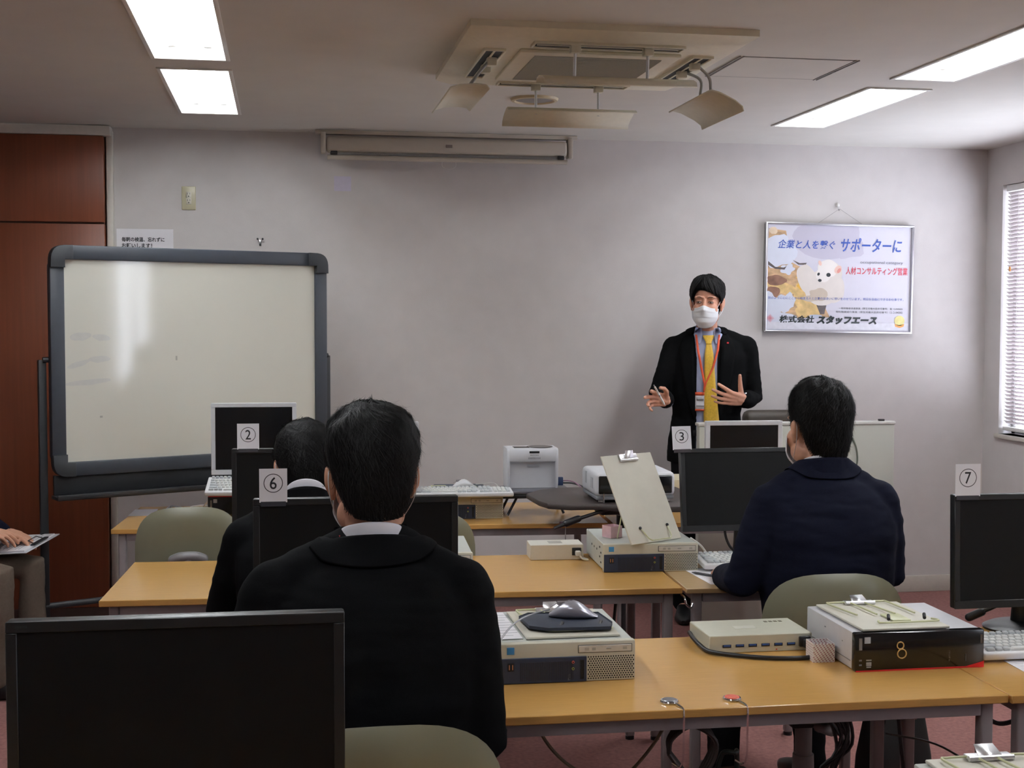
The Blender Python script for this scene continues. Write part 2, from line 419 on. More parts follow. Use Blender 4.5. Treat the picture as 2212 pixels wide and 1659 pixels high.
# draught deflectors hung below the four outlets on wire arms
def deflector(label, loc, rz, pitch, L, W, arms):
    t = thing('air_deflector', label, 'air deflector', loc, rz, 'air deflectors hanging from the air conditioner')
    R = Matrix.Rotation(pitch, 4, 'X')
    mb = MB(); n = 6; vs = []
    prof = [(-W / 2, -.018), (-W / 2 + .012, -.004), (-W * .2, .003), (W * .2, .003), (W / 2 - .012, -.004), (W / 2, -.018)]
    for x in (-L / 2, L / 2):
        for (y, z) in prof: vs.append(R @ Vector((x, y, z)))
    mb.raw(vs, [(i, i + 1, n + i + 1, n + i) for i in range(n - 1)])
    p = obj('blade', mb, m_ac, t); sm = p.modifiers.new('t', 'SOLIDIFY'); sm.thickness = 0.006; sm.offset = 0
    for a in arms:
        mb = MB(); mb.tube(cr(a, 5), 0.0055, 8); w = obj('arm', mb, m_alu if len(a) == 2 else mat('arm_grey', s2l(168, 168, 165), .45), t)
        mb = MB(); mb.box((a[0][0], a[0][1], a[0][2] - .012), (.035, .035, .03), .004); obj('clamp', mb, m_ac, w)
Zc = ROOM_Z - 0.05
deflector('flat air deflector hung on two thin rods below the front slot of the air conditioner', (1.133, 4.45, 2.402), 0.0, math.radians(10), .53, .16,
          [[(-.145, .0, .11), (-.145, 0.01, .0)], [(.112, .0, .11), (.112, 0.01, .0)]])
deflector('grey strip air deflector hanging lowest, in front of the projection screen', (1.13, 5.20, 2.392), 0.0, math.radians(-17), .52, .15,
          [[(-.135, .0, .12), (-.135, .0, .0)], [(.12, .0, .12), (.12, .0, .0)]])
deflector('white air deflector on bent arms at the left end of the air conditioner', (.648, 4.90, 2.402), PI / 2, math.radians(-5), .50, .15,
          [[(-.20, -.09, .105), (-.215, -.05, .06), (-.20, -.01, .005)], [(-.06, -.09, .105), (-.04, -.05, .06), (-.06, -.01, .005)]])
deflector('beige air deflector on bent arms tilted down at the right end of the air conditioner', (1.60, 4.89, 2.388), -PI / 2, math.radians(-25), .48, .155,
          [[(.21, -.115, .125), (.19, -.055, .08), (.20, -.05, .03)], [(.05, -.115, .125), (.075, -.05, .09), (.06, -.045, .03)]])

t = thing('ceiling_vent', 'round beige ceiling vent with a grey mesh behind the air conditioner', 'ceiling vent', (1.11, 5.835, ROOM_Z))
mb = MB(); mb.lathe([(.084, -.004), (.09, -.012), (.103, -.010), (.108, 0)], seg=40); obj('rim', mb, mat('vent_beige', s2l(196, 182, 150), .5), t)
mb = MB(); mb.lathe([(0, -.010), (.05, -.009), (.086, -.005)], seg=40); obj('mesh_cover', mb, mat('vent_grey', s2l(140, 138, 136), .6, var=.2, scale=500), t)

t = thing('ceiling_hatch', 'square white access hatch flush with the ceiling beside the air conditioner', 'ceiling hatch', (1.92, 4.955, ROOM_Z))
mb = MB(); mb.box((0, 0, -.001), (.435, .385, .003)); obj('panel', mb, m_ceil, t)
mb = MB()
for sx in (-1, 1):
    mb.box((sx * .222, 0, -.002), (.004, .41, .005)); mb.box((sx * .236, 0, -.002), (.004, .41, .005))
for sy in (-1, 1): mb.box((0, sy * .197, -.001), (.45, .004, .003))
obj('frame', mb, mat('hatch_alu', s2l(150, 146, 144), .5), t)
mb = MB(); mb.box((.229, 0.02, -.003), (.012, .02, .006), .002); obj('latch', mb, mat('latch', s2l(120, 116, 112), .5), t)

# ------------------------------------------------------------------ on the back wall
m_case = mat('screen_case', s2l(186, 178, 166), .5, var=.02)
t = thing('projection_screen', 'rolled up projection screen in a long beige case high on the wall', 'projection screen', (.865, 6.98, 2.43))
mb = MB(); mb.box((0, 0, .118), (1.39, .045, .022), .004); obj('mounting_rail', mb, m_case, t)
mb = MB(); mb.box((0, 0, .055), (1.28, .075, .085), .02, 3); obj('case', mb, m_case, t)
for sx in (-1, 1):
    mb = MB(); mb.box((sx * .655, -.0, .062), (.026, .07, .11), .006); obj('end_bracket', mb, m_case, t)
mb = MB(); mb.cyl((0, -.03, -.014), .013, 1.27, 'x', 14); wb = obj('weight_bar', mb, m_case, t)
mb = MB(); mb.box((0, -.032, .006), (1.24, .008, .012)); obj('slot', mb, mat('slot_grey', s2l(120, 118, 116), .5), t)
for sx in (-1, 1):
    mb = MB(); mb.box((sx * .60, -.037, .008), (.034, .008, .02), .002); obj('stopper', mb, m_black, t, 'black rubber stopper')
mb = MB(); mb.box((0, -.040, .055), (.034, .004, .016), .001); obj('nameplate', mb, mat('plate', s2l(120, 112, 108), .4), t)
mb = MB(); mb.tube(cr([(-.035, -.03, -.02), (-.035, -.032, -.05), (0, -.033, -.065), (.035, -.032, -.05), (.035, -.03, -.02)], 4), .0015, 5); obj('pull_cord', mb, m_white, wb)

t = thing('wall_outlet', 'beige double power outlet high on the wall above the whiteboard', 'power outlet', (-.481, 7.10, 2.205), rot=(PI / 2, 0, 0))
m_plate = mat('outlet_plate', s2l(188, 182, 152), .35, var=.02)
mb = MB(); mb.box((0, 0, .004), (.072, .122, .008), .006, 3); obj('cover_plate', mb, m_plate, t)
for sy in (-1, 1):
    mb = MB(); mb.box((0, sy * .0165, .009), (.026, .032, .003), .001); so = obj('socket', mb, mat('outlet_face', s2l(212, 208, 194), .35), t)
    mb = MB(); mb.box((-.006, sy * .0165 + .006, .0108), (.0022, .009, .001)); mb.box((.006, sy * .0165 + .006, .0108), (.0022, .009, .001)); mb.cyl((0, sy * .0165 - .007, .0108), .003, .001, seg=10); obj('pin_holes', mb, m_dark, so)

m_paper = mat('paper', s2l(236, 234, 238), .7, var=.01)
m_ink = mat('ink', (0.012, 0.012, 0.016), .6)
t = thing('notice', 'white paper notice with two lines of handwriting-style text, half behind the whiteboard', 'notice', (-.704, 7.0985, 1.93), rot=UPRIGHT)
mb = MB(); mb.box((0, 0, 0), (.285, .225, .0006)); obj('sheet', mb, m_paper, t)
o = obj('lettering', text_fit('毎朝の検温、忘れずに', .215, .024, bold=.0025), m_ink, t, loc=(-.117, .046, .0012))
obj('lettering', text_fit('お願いします！', .152, .024, bold=.0025), m_ink, t, loc=(-.117, .014, .0012))

t = thing('wall_hook', 'small metal wall hook with dark tips above the whiteboard', 'wall hook', (-.117, 7.10, 1.985))
mb = MB()
for sx in (-1, 1): mb.tube([(0, -.004, -.01), (sx * .008, -.008, .004), (sx * .013, -.02, .012)], .0022, 6)
mb.box((0, -.003, -.004), (.012, .005, .022), .001); obj('prongs', mb, m_alu, t)
mb = MB(); mb.ell((-.013, -.021, .0125), (.0055,) * 3, 8, 6); mb.ell((.013, -.021, .0125), (.0055,) * 3, 8, 6); mb.box((0, -.006, -.016), (.010, .005, .014), .001); obj('tips', mb, m_black, t)

m_film = mat('clear_film', s2l(214, 208, 226), .12, var=.03, coat=.6)
mb = MB(); mb.box((0, 0, 0), (.09, .078, .0006)); mb.box((0, 0, .0005), (.104, .003, .0004), M=Matrix.Rotation(-.68, 4, 'Z'))
tag(obj('sticker', mb, m_film, loc=(.315, 7.0985, 2.295), rot=UPRIGHT), 'small square clear plastic film stuck on the wall below the screen', 'sticker')

# framed poster
PW, PH = .876, .606
t = thing('poster', 'silver framed advertising poster with a white ermine and blue writing', 'poster', (3.108, 7.075, 1.812), rot=(PI / 2, 0.011, 0))
m_frame = mat('poster_frame', (.62, .62, .66), .28, metal=.9, var=.04)
mb = MB()
for (c, s) in (((0, PH / 2), (PW + .012, .012)), ((0, -PH / 2), (PW + .012, .012)), ((-PW / 2, 0), (.012, PH)), ((PW / 2, 0), (.012, PH))): mb.box((c[0], c[1], 0), (s[0], s[1], .022), .003)
obj('frame', mb, m_frame, t)
mb = MB(); mb.box((0, 0, -.004), (PW - .008, PH - .008, .006)); sh = obj('print', mb, mat('poster_sheet', s2l(216, 214, 226), .25, var=.03, scale=3), t)
def blob(cx, cy, rx, ry, n=26, wob=.12, seed=0, rot=0.0):
    out = []
    for k in range(n):
        a = 2 * PI * k / n; r = 1 + wob * noise.noise(Vector((math.cos(a) * 1.7 + seed, math.sin(a) * 1.7, seed * .37))) * 2
        x, y = rx * r * math.cos(a), ry * r * math.sin(a)
        out.append((cx + x * math.cos(rot) - y * math.sin(rot), cy + x * math.sin(rot) + y * math.cos(rot)))
    return out
lay = [0]
X0p, Y0p = -PW / 2, PH / 2
def ink(polys, m, name='picture'):
    """flat printed shapes; coordinates 0..1 from the upper left corner"""
    if name == 'picture':
        for p in polys: ink([p], m, m.name[4:])
        return
    mb = MB()
    for p in polys:
        lay[0] += 1; z = -.0008 + min(lay[0], 60) * .00004
        q = [(X0p + .012 + x * (PW - .024), Y0p - .012 - y * (PH - .024)) for x, y in p]
        q = [(min(max(x, X0p + .009), -X0p - .009), min(max(y, -Y0p + .009), Y0p - .009)) for x, y in q]
        mb.raw([(x, y, z) for x, y in q], [tuple(range(len(q)))])
    me = mb.mesh(name, 0)
    bm = bmesh.new(); bm.from_mesh(me); bmesh.ops.triangulate(bm, faces=bm.faces[:]); bm.to_mesh(me); bm.free()
    return obj(name, me, m, sh)
def im(n, c, **k): return mat('ink_' + n, s2l(*c), .3, **k)
ink([blob(.40, .10, .24, .20, seed=3), blob(.55, .18, .12, .14, seed=5)], im('haze', (196, 192, 208), var=.03, scale=5))
ink([[(0, .03), (.12, .05), (.16, .35), (.26, .42), (.34, .62), (.44, .88), (.0, .90)]], im('log', (198, 164, 128), var=.34, scale=16, stretch=(1, 2.2, 1)))
ink([blob(.10, .60, .11, .055, seed=8, rot=.3), blob(.23, .66, .05, .12, seed=2), blob(.30, .80, .11, .075, seed=1, rot=-.35)], im('bark', (222, 190, 132), var=.25, scale=22))
ink([blob(.06, .53, .07, .05, seed=4), blob(.04, .64, .05, .05, seed=6)], im('bark_dark', (140, 104, 88), var=.3, scale=20))
ink([[(.23, .53), (.29, .55), (.27, .60), (.23, .62), (.20, .58)], blob(.215, .50, .02, .012, seed=9)], im('leaf', (226, 180, 84), var=.1))
ink([blob(.06, .25, .12, .16, seed=7, wob=.2), blob(.02, .78, .09, .12, seed=11, wob=.2), blob(.13, .74, .06, .09, seed=12, wob=.25), blob(.05, .92, .16, .10, seed=13), blob(.14, .42, .05, .05, seed=14, wob=.3)], im('snow', (218, 222, 236), var=.03, scale=18))
ink([[(.0, .345), (.05, .40), (.11, .405), (.13, .39), (.115, .425), (.05, .42), (0, .38)], [(.17, .33), (.22, .36), (.27, .355), (.26, .375), (.21, .375)], [(.34, .75), (.42, .68), (.49, .64), (.48, .66), (.42, .72), (.40, .85), (.37, .85)]], im('twig', (92, 84, 84), var=.2))
ink([blob(.035, .05, .03, .035, seed=15), blob(.03, .07, .015, .012, seed=16)], im('leaf_pale', (224, 204, 178), var=.12, scale=30))
ink([blob(.28, .52, .07, .15, seed=17, rot=-.25, wob=.05), blob(.37, .60, .115, .17, seed=18, wob=.05), blob(.445, .46, .075, .12, seed=19, wob=.04), blob(.46, .60, .08, .14, seed=20, wob=.04)], im('fur', (226, 218, 212), var=.03, scale=14))
ink([blob(.36, .66, .07, .06, seed=21), blob(.30, .70, .06, .03, seed=22)], im('fur_shade', (202, 188, 172), var=.05, scale=14))
ink([blob(.418, .405, .072, .085, seed=23, wob=.04), blob(.388, .465, .055, .075, seed=24, wob=.03)], im('face', (238, 232, 228), var=.015, scale=14))
ink([blob(.490, .415, .024, .040, seed=25, rot=.3, wob=.04), blob(.362, .355, .011, .026, seed=26, rot=-.2, wob=.03)], im('ear', (232, 196, 184), var=.04))
ink([blob(.496, .425, .012, .024, seed=27, rot=.3, wob=.04)], im('ear_in', (222, 150, 140), var=.04))
ink([blob(.423, .468, .0155, .0195, wob=.0), blob(.353, .462, .009, .015, wob=0, rot=.2), blob(.363, .523, .013, .014, seed=28, wob=.04)], im('eye', (52, 56, 60)))
ink([[(0.0, .80 + .13), (1, .80 + .13), (1, 1), (0, 1)]], im('foot_band', (226, 226, 236)))
ink([blob(.34, .875, .05, .02, seed=31)], im('shade', (190, 196, 214)))
def words(s, x, y, w, h, m, **k):
    lay[0] += 1
    me = text_fit(s, w * (PW - .024), h * (PH - .024), **k)
    return obj('lettering', me, m, sh, loc=(X0p + .012 + x * (PW - .024), Y0p - .012 - (y + h) * (PH - .024), -.0008 + min(lay[0], 75) * .00004 + .0003))
b_ = im('blue', (58, 90, 176)); r_ = im('red', (216, 62, 82)); k_ = im('char', (34, 44, 46)); g_ = im('grey', (120, 122, 132))
words('企業と人を繋ぐ', .065, .135, .40, .085, b_, shear=.22, bold=.001)
words('サポーターに', .505, .105, .435, .135, b_, shear=.22, bold=.0015)
words('occupational category', .645, .325, .305, .034, g_)
words('人材コンサルティング営業', .545, .385, .44, .075, r_, bold=.001)
words('熱のように心にここから始まる人と企業の出会いに想いをのせています。明日を自由にできるお仕事です。', .005, .685, .955, .026, b_)
words('一般労働者派遣事業（厚生労働大臣許可番号）', .50, .780, .35, .020, k_); words('般 12-040602', .865, .780, .09, .020, k_)
words('有料職業紹介事業（厚生労働大臣許可番号）', .48, .815, .37, .020, k_); words('12-ユ-040302', .865, .815, .09, .020, k_)
words('株式会社', .085, .865, .245, .072, k_, shear=.12, bold=.003)
words('スタッフエース', .345, .862, .43, .086, k_, shear=.25, bold=.006)
mbl = []
for i in range(-4, 5):
    for j in range(-4, 5):
        d = abs(i) + abs(j)
        if d < 5: mbl.append(blob(.022 + (i + 0) * .0065, .895 + j * .0095, .0034 * (1 - d * .13), .005 * (1 - d * .13), 6, 0))
ink(mbl, r_, 'logo')
ink([blob(.935, .905, .036, .05, wob=0)], im('badge', (236, 226, 150))); ink([[(.90, .935), (.935, .950), (.97, .935), (.965, .962), (.935, .975), (.905, .962)]], im('ribbon', (240, 168, 84)), 'ribbon')
mb = MB(); mb.tube([(-.135, PH / 2 + .004, -.004), (-.006, PH / 2 + .09, -.006)], .0008, 5); mb.tube([(.135, PH / 2 + .004, -.004), (-.006, PH / 2 + .09, -.006)], .0008, 5)
obj('hanging_wire', mb, mat('wire', s2l(128, 124, 124), .5), t)
t = thing('picture_hook', 'small white wall hook holding up the poster wire', 'wall hook', (3.102, 7.10, 2.215))
mb = MB(); mb.ell((0, -.004, .012), (.012, .007, .012), 14, 8); obj('disc', mb, m_white, t)
mb = MB(); mb.tube(cr([(0, -.008, .01), (0, -.012, -.012), (0, -.02, -.02), (0, -.026, -.012)], 4), .0024, 6); obj('hook', mb, m_chrome, t)

# ------------------------------------------------------------------ built-in cupboard and ceiling trim at the left
def wood_red():
    m = mat('cupboard_wood', s2l(112, 58, 34), .40, var=.10, scale=5, stretch=(14, 14, .5), bump=.05, bscale=60)
    return m
t = thing('cupboard', 'tall reddish brown built-in wooden cupboard at the left end of the wall', 'cupboard', (-1.9, 7.10, 0))
CXR = -.893 + 1.9
mb = MB(); mb.box(((-1 + CXR) / 2, -.05, .045), (CXR + 1, .09, .09)); obj('plinth', mb, mat('plinth', s2l(62, 40, 34), .6), t)
for i, (z0, z1, nm) in enumerate(((.092, 2.058, 'lower_door'), (2.068, 2.505, 'upper_door'))):
    x1 = CXR
    for k in range(2):
        x0 = x1 - .96
        mb = MB(); mb.box(((x0 + x1) / 2, -.048, (z0 + z1) / 2), (.955, .09, z1 - z0), .002); obj(nm, mb, wood_red(), t)
        x1 = x0
mb = MB(); mb.box(((-1 + CXR) / 2, -.040, 1.3), (CXR + 1 - .01, .07, 2.39)); obj('carcass', mb, mat('gap_dark', s2l(70, 44, 32), .7), t)
mb = MB(); mb.box((-.872, 7.075, 1.27), (.032, .05, 2.54), .004); struct('trim_1', mb, m_trim)
mb = MB(); mb.box((-1.89, 7.05, 2.532), (2.06, .10, .05), .006); struct('trim_2', mb, m_trim)
# ------------------------------------------------------------------ desks
def wood_top(name, c):
    return mat(name, s2l(*c), .2, spec=.5, var=.05, scale=9, stretch=(1.5, 26, 26), bump=.02, bscale=90)
m_oak = wood_top('oak_laminate', (196, 150, 84)); m_oak_edge = mat('oak_edge', s2l(196, 148, 80), .45, var=.08, scale=20, stretch=(1, 8, 8))
m_pale = wood_top('pale_laminate', (188, 158, 116)); m_pale_edge = mat('pale_edge', s2l(178, 146, 102), .45, var=.08, scale=20, stretch=(1, 8, 8))
m_steel = mat('grey_steel', s2l(142, 134, 136), .42, spec=.5, var=.04)
TOP = .70
def desk(label, x, y, rz, w, d=.66, top=m_oak, edge=m_oak_edge, th=.020):
    t = thing('desk', label, 'desk', (x, y, 0), rz, 'long classroom desks')
    mb = MB(); mb.box((w / 2, d / 2, TOP - th / 2), (w, d, th), .002, 1)
    for f in mb.bm.faces:
        f.material_index = 0 if f.normal.z > .9 or f.calc_center_median().z > TOP - .0005 else 1
    mb.bm.normal_update()
    for f in mb.bm.faces: f.material_index = 0 if f.normal.z > .5 else 1
    obj('tabletop', mb, [top, edge], t)
    for lx in (.042, w - .042):
        for ly in (.036, d - .036):
            mb = MB(); mb.box((lx, ly, (TOP - th) / 2 + .006), (.032, .032, TOP - th - .012), .006, 3); l = obj('leg', mb, m_steel, t)
            mb = MB(); mb.cyl((lx, ly, .006), .017, .012, seg=12); obj('foot', mb, m_black, l)
    for ly, nm in ((.030, 'front_rail'), (d - .030, 'back_rail')):
        mb = MB(); mb.box((w / 2, ly, TOP - th - .016), (w - .12, .025, .032), .002); obj(nm, mb, m_steel, t)
    for lx in (.042, w - .042):
        mb = MB(); mb.box((lx, d / 2, TOP - th - .016), (.025, d - .106, .03), .002); obj('side_rail', mb, m_steel, t)
    return t
A1, A2, A3 = -.075, -.055, -.018
desk('long oak desk in the back row with the white projector equipment on it', -.715, 5.668, A1, 2.10, .67)
desk('oak desk in the back row at the far right, behind the monitor with card 3', 1.395, 5.49, A1, .95, .67)
desk('long oak desk in the second row below the card 2 monitor', -.573, 4.232, A2, 1.86, .66)
desk('paler oak desk in the second row where the man in the navy jacket sits', 1.292, 4.112, A2, .60, .66, m_pale, m_pale_edge, .017)
desk('long oak desk in the third row carrying the silver mouse and two bag hooks', -.127, 2.846, A3, 1.80, .66)
desk('oak desk in the third row at the right edge with the card 7 monitor', 1.676, 2.806, A3, 1.80, .66)
desk('nearest desk on the left, under the big dark monitor', -.80, 1.48, A3, 1.85, .68)
desk('nearest desk at the lower right corner, under a document holder', 1.06, 1.45, A3, 1.80, .72)

# ------------------------------------------------------------------ chairs
m_shell = mat('olive_shell', s2l(117, 116, 97), .34, spec=.5, var=.03, scale=8)
m_seat = mat('olive_seat', s2l(104, 102, 84), .8, var=.08, scale=120)
m_bracket = mat('bracket_grey', s2l(134, 132, 134), .4, var=.03)
def shell(mb, a, h, zc, y0, t=.022, curve=.28, n=3.1):
    """rounded back shell, its outside facing -y"""
    R, S = 7, 44; grid = []
    for side in (1, 0):
        for i in range(R + 1):
            rho = i / R if side else 1 - i / R
            for k in range(S):
                th = 2 * PI * k / S; c, s = math.cos(th), math.sin(th)
                x = a * rho * math.copysign(abs(c) ** (2 / n), c); z = h * rho * math.copysign(abs(s) ** (2 / n), s)
                bul = t * (1 - rho ** 5) ** .5 if rho < 1 else 0
                y = y0 + curve * x * x - .10 * z * z + (-bul if side else bul * .8)
                grid.append((x, y, zc + z))
    M = (R + 1) * 2
    fs = [(i * S + k, i * S + (k + 1) % S, (i + 1) * S + (k + 1) % S, (i + 1) * S + k) for i in range(M - 1) for k in range(S) if i != R]
    v = mb.raw(grid, fs)
    bmesh.ops.remove_doubles(mb.bm, verts=v, dist=1e-5)
def office_chair(label, x, y, rz, top=.872, a=.2, seat_z=.43, mat_s=None):
    mat_s = mat_s or m_shell
    t = thing('office_chair', label, 'chair', (x, y, 0), rz, 'office chairs')
    h = .185; zc = top - h
    mb = MB(); shell(mb, a, h, zc, -.23); obj('backrest', mb, mat_s, t)
    mb = MB(); mb.tube(cr([(-.055, -.262, zc - .01), (-.03, -.268, zc + .0), (0, -.27, zc + .002), (.03, -.268, zc), (.055, -.262, zc - .01)], 4), .019, 12, round_caps=True)
    mb.tube(cr([(0, -.268, zc), (0, -.285, zc - .12), (0, -.26, seat_z - .02), (0, -.12, seat_z - .06)], 6), .016, 10); obj('back_bracket', mb, m_bracket, t)
    mb = MB()
    prof = [(.0, -.035), (.17, -.035), (.20, -.015), (.205, .01), (.19, .03), (.10, .036), (0, .034)]
    mb.lathe(prof, seg=32, M=Matrix.Translation((0, 0, seat_z)) @ Matrix.Diagonal((1.08, 1.02, 1, 1))); obj('seat', mb, m_seat, t)
    mb = MB(); mb.box((0, -.02, seat_z - .05), (.16, .2, .03), .008); mb.tube([(.05, 0, seat_z - .055), (.2, .03, seat_z - .06)], .006, 8); obj('mechanism', mb, m_black, t)
    mb = MB(); mb.cyl((0, 0, .26), .026, .26, seg=16); mb.cyl((0, 0, .17), .036, .16, seg=18, r2=.032); obj('column', mb, m_bracket, t)
    mb = MB()
    for k in range(5):
        a_ = 2 * PI * k / 5 + .3
        mb.tube([(0, 0, .10), (.14 * math.cos(a_), .14 * math.sin(a_), .088), (.26 * math.cos(a_), .26 * math.sin(a_), .062)], [.026, .02, .013], 8)
    mb.cyl((0, 0, .10), .045, .06, seg=16); obj('star_base', mb, m_bracket, t)
    for k in range(5):
        a_ = 2 * PI * k / 5 + .3; px, py = .255 * math.cos(a_), .255 * math.sin(a_)
        M = Matrix.Translation((px, py, .027)) @ Matrix.Rotation(a_ + PI / 2, 4, 'Z')
        mb = MB()
        for sx in (-1, 1): mb.cyl((sx * .013, 0, 0), .026, .018, 'x', 16, M=M)
        mb.tube([M @ Vector((0, 0, 0)), M @ Vector((0, 0, .04))], .008, 8); obj('caster', mb, m_black, t)
    return t
office_chair('empty olive office chair at the back row desk, left, beside the whiteboard', -.375, 5.33, .06, .868, .195)
office_chair('empty olive office chair at the back row desk, mostly hidden behind the card 6 monitor', .525, 5.12, -.10, .862, .205)
office_chair('olive office chair of the man seated behind the card 6 monitor', .05, 3.78, 0, .82)
office_chair('olive office chair with the man in the navy jacket', 1.562, 3.775, -.02, .851, .217)
office_chair('olive office chair in front, below the back of the man nearest to the camera', .165, 2.47, .0, .882, .215)
m_brownchair = mat('dark_brown_leather', s2l(66, 58, 50), .5, var=.08, scale=30)
t = thing('swivel_chair', 'dark brown high chair back showing above the grey partition', 'chair', (2.72, 6.72, 0), PI - .05)
mb = MB(); mb.box((0, -.20, .83), (.48, .09, .50), .04, 4); obj('backrest', mb, m_brownchair, t)
mb = MB(); mb.box((0, .02, .46), (.48, .44, .09), .035, 4); obj('seat', mb, m_brownchair, t)
mb = MB(); mb.cyl((0, 0, .24), .03, .36); mb.tube([(0, -.16, .44), (0, -.22, .5), (0, -.22, .65)], .02, 8); obj('column', mb, m_black, t)
mb = MB()
for k in range(5): mb.tube([(0, 0, .09), (.27 * math.cos(k * 1.2566), .27 * math.sin(k * 1.2566), .05)], [.026, .016], 8)
obj('star_base', mb, m_black, t)
for k in range(5):
    mb = MB(); mb.cyl((.26 * math.cos(k * 1.2566), .26 * math.sin(k * 1.2566), .025), .025, .04, 'x', 14); obj('caster', mb, m_black, t)

# ------------------------------------------------------------------ grey partition
t = thing('partition', 'low light grey steel partition panel in front of the standing man', 'partition', (2.535, 6.27, 0), -.028)
m_part = mat('partition_grey', s2l(186, 188, 178), .55, var=.03, scale=6)
mb = MB(); mb.box((0, 0, .555), (1.02, .055, .99), .006); obj('panel', mb, m_part, t)
mb = MB(); mb.box((0, 0, 1.058), (1.03, .062, .016), .004); obj('top_rail', mb, mat('rail_grey', s2l(206, 206, 200), .4), t)
for sx in (-1, 1):
    mb = MB(); mb.box((sx * .44, 0, .03), (.05, .40, .06), .012); obj('foot', mb, m_steel, t)
mb = MB(); mb.tube(cr([(.285, -.031, .985), (.305, -.036, .93), (.31, -.036, .86), (.29, -.036, .80), (.27, -.036, .70)], 5), .004, 6); tag(obj('cable', mb, mat('green_cable', s2l(92, 100, 88), .5), loc=(2.535, 6.27, 0), rot=(0, 0, -.028)), 'thin grey-green cable hanging down the partition beside the dark-haired head', 'cable')
mb = MB(); mb.box((.45, 0, 1.071), (.03, .02, .010), .003); obj('latch', mb, m_black, t)

# ------------------------------------------------------------------ monitors
m_bezel = mat('bezel_black', (.0075, .0078, .009), .42, var=.1, scale=60, bump=.05, bscale=900)
m_screen = mat('screen_off', (.0045, .0045, .005), .5, spec=.2, var=.05)
m_bezel_w = mat('bezel_white', s2l(214, 216, 220), .4, var=.02)
m_screen_w = mat('screen_off_glossy', (.005, .005, .006), .2, spec=.4, var=.05)
def monitor(label, x, y, rz, W, H, zc, tilt=0.0, white=False, bez=.016, chin=.022, thick=.045, base=.70, group='black number card monitors'):
    t = thing('monitor', label, 'monitor', (x, y, base), rz, group)
    mbz, msc = (m_bezel_w, m_screen_w) if white else (m_bezel, m_screen)
    R = Matrix.Translation((0, 0, zc - base)) @ Matrix.Rotation(-tilt, 4, 'X')
    mb = MB(); w, h = W / 2, H / 2; dz = (chin - bez) / 2
    mb.box((0, .014, 0), (W, .028, H), .004, 2, M=R)
    mb.box((0, .032, 0), (W * .72, thick, H * .62), .02, 3, M=R)
    hs = obj('housing', mb, mbz, t)
    mb = MB()   # raised frame around the picture area
    for (cx, cz, sx, sz) in ((0, h - bez / 2, W, bez), (0, -h + chin / 2, W, chin), (-w + bez / 2, (chin - bez) / 2, bez, H - bez - chin), (w - bez / 2, (chin - bez) / 2, bez, H - bez - chin)):
        mb.box((cx, -.001, cz), (sx, .006, sz), .0012, 1, M=R)
    obj('bezel', mb, mbz, t)
    mb = MB(); mb.box((0, .0005, dz), (W - 2 * bez, .003, H - bez - chin), M=R); obj('screen', mb, msc, t)
    mb = MB(); zb = zc - base - H * .12
    mb.tube([(0, .055, zb), (0, .075, zb - .06), (0, .085, .015)], [.022, .026, .03], 12, flat=1.0); obj('stand_neck', mb, mbz, t)
    mb = MB(); mb.lathe([(0, 0), (.115, 0), (.118, .006), (.10, .014), (0, .018)], seg=36, M=Matrix.Translation((0, .06, 0)) @ Matrix.Diagonal((1.05, .82, 1, 1))); obj('stand_base', mb, mbz, t)
    mb = MB(); mb.box((w * .78, -.0045, -h + chin * .5), (.012, .002, .004), .001, M=R); obj('power_button', mb, m_dark if not white else m_steel, t)
    return t, R
mons = {}
mons['6'] = monitor('black monitor with number card 6 on its top edge', .176, 3.27, -.02, .505, .305, .985)
mons['4'] = monitor('large black monitor nearest to the camera with no number card', -.155, 1.97, -.02, .484, .30, .993, group='black number card monitors')
mons['3'] = monitor('black monitor with number card 3 in front of the navy jacket', 1.665, 4.56, -.03, .505, .30, .963, math.radians(9))
mons['2'] = monitor('black monitor with number card 2 in front of the white one', .075, 4.575, -.05, .505, .305, .982)
mons['7'] = monitor('black monitor with number card 7 at the right edge', 2.085, 3.37, -.02, .505, .318, .935, math.radians(2))
monitor('white framed monitor on the back row desk beside the whiteboard', -.130, 5.87, -.03, .368, .313, 1.0535, 0, True, .018, .022, base=.8195, group='white framed monitors')
monitor('white framed monitor behind the head of the nearest man', .39, 5.68, -.05, .366, .30, .985, 0, True, .018, .022, group='white framed monitors')
monitor('white framed monitor in front of the partition behind the card 3 monitor', 2.078, 5.76, -.06, .36, .305, .962, 0, True, .020, .022, group='white framed monitors')
me = text_fit('iiyama', .017, .006); obj('lettering', me, mat('faint_logo', (.03, .04, .04), .5), mons['4'][0], loc=(-.228, -.0045, .433), rot=UPRIGHT)
# row-four logo sits on the bezel

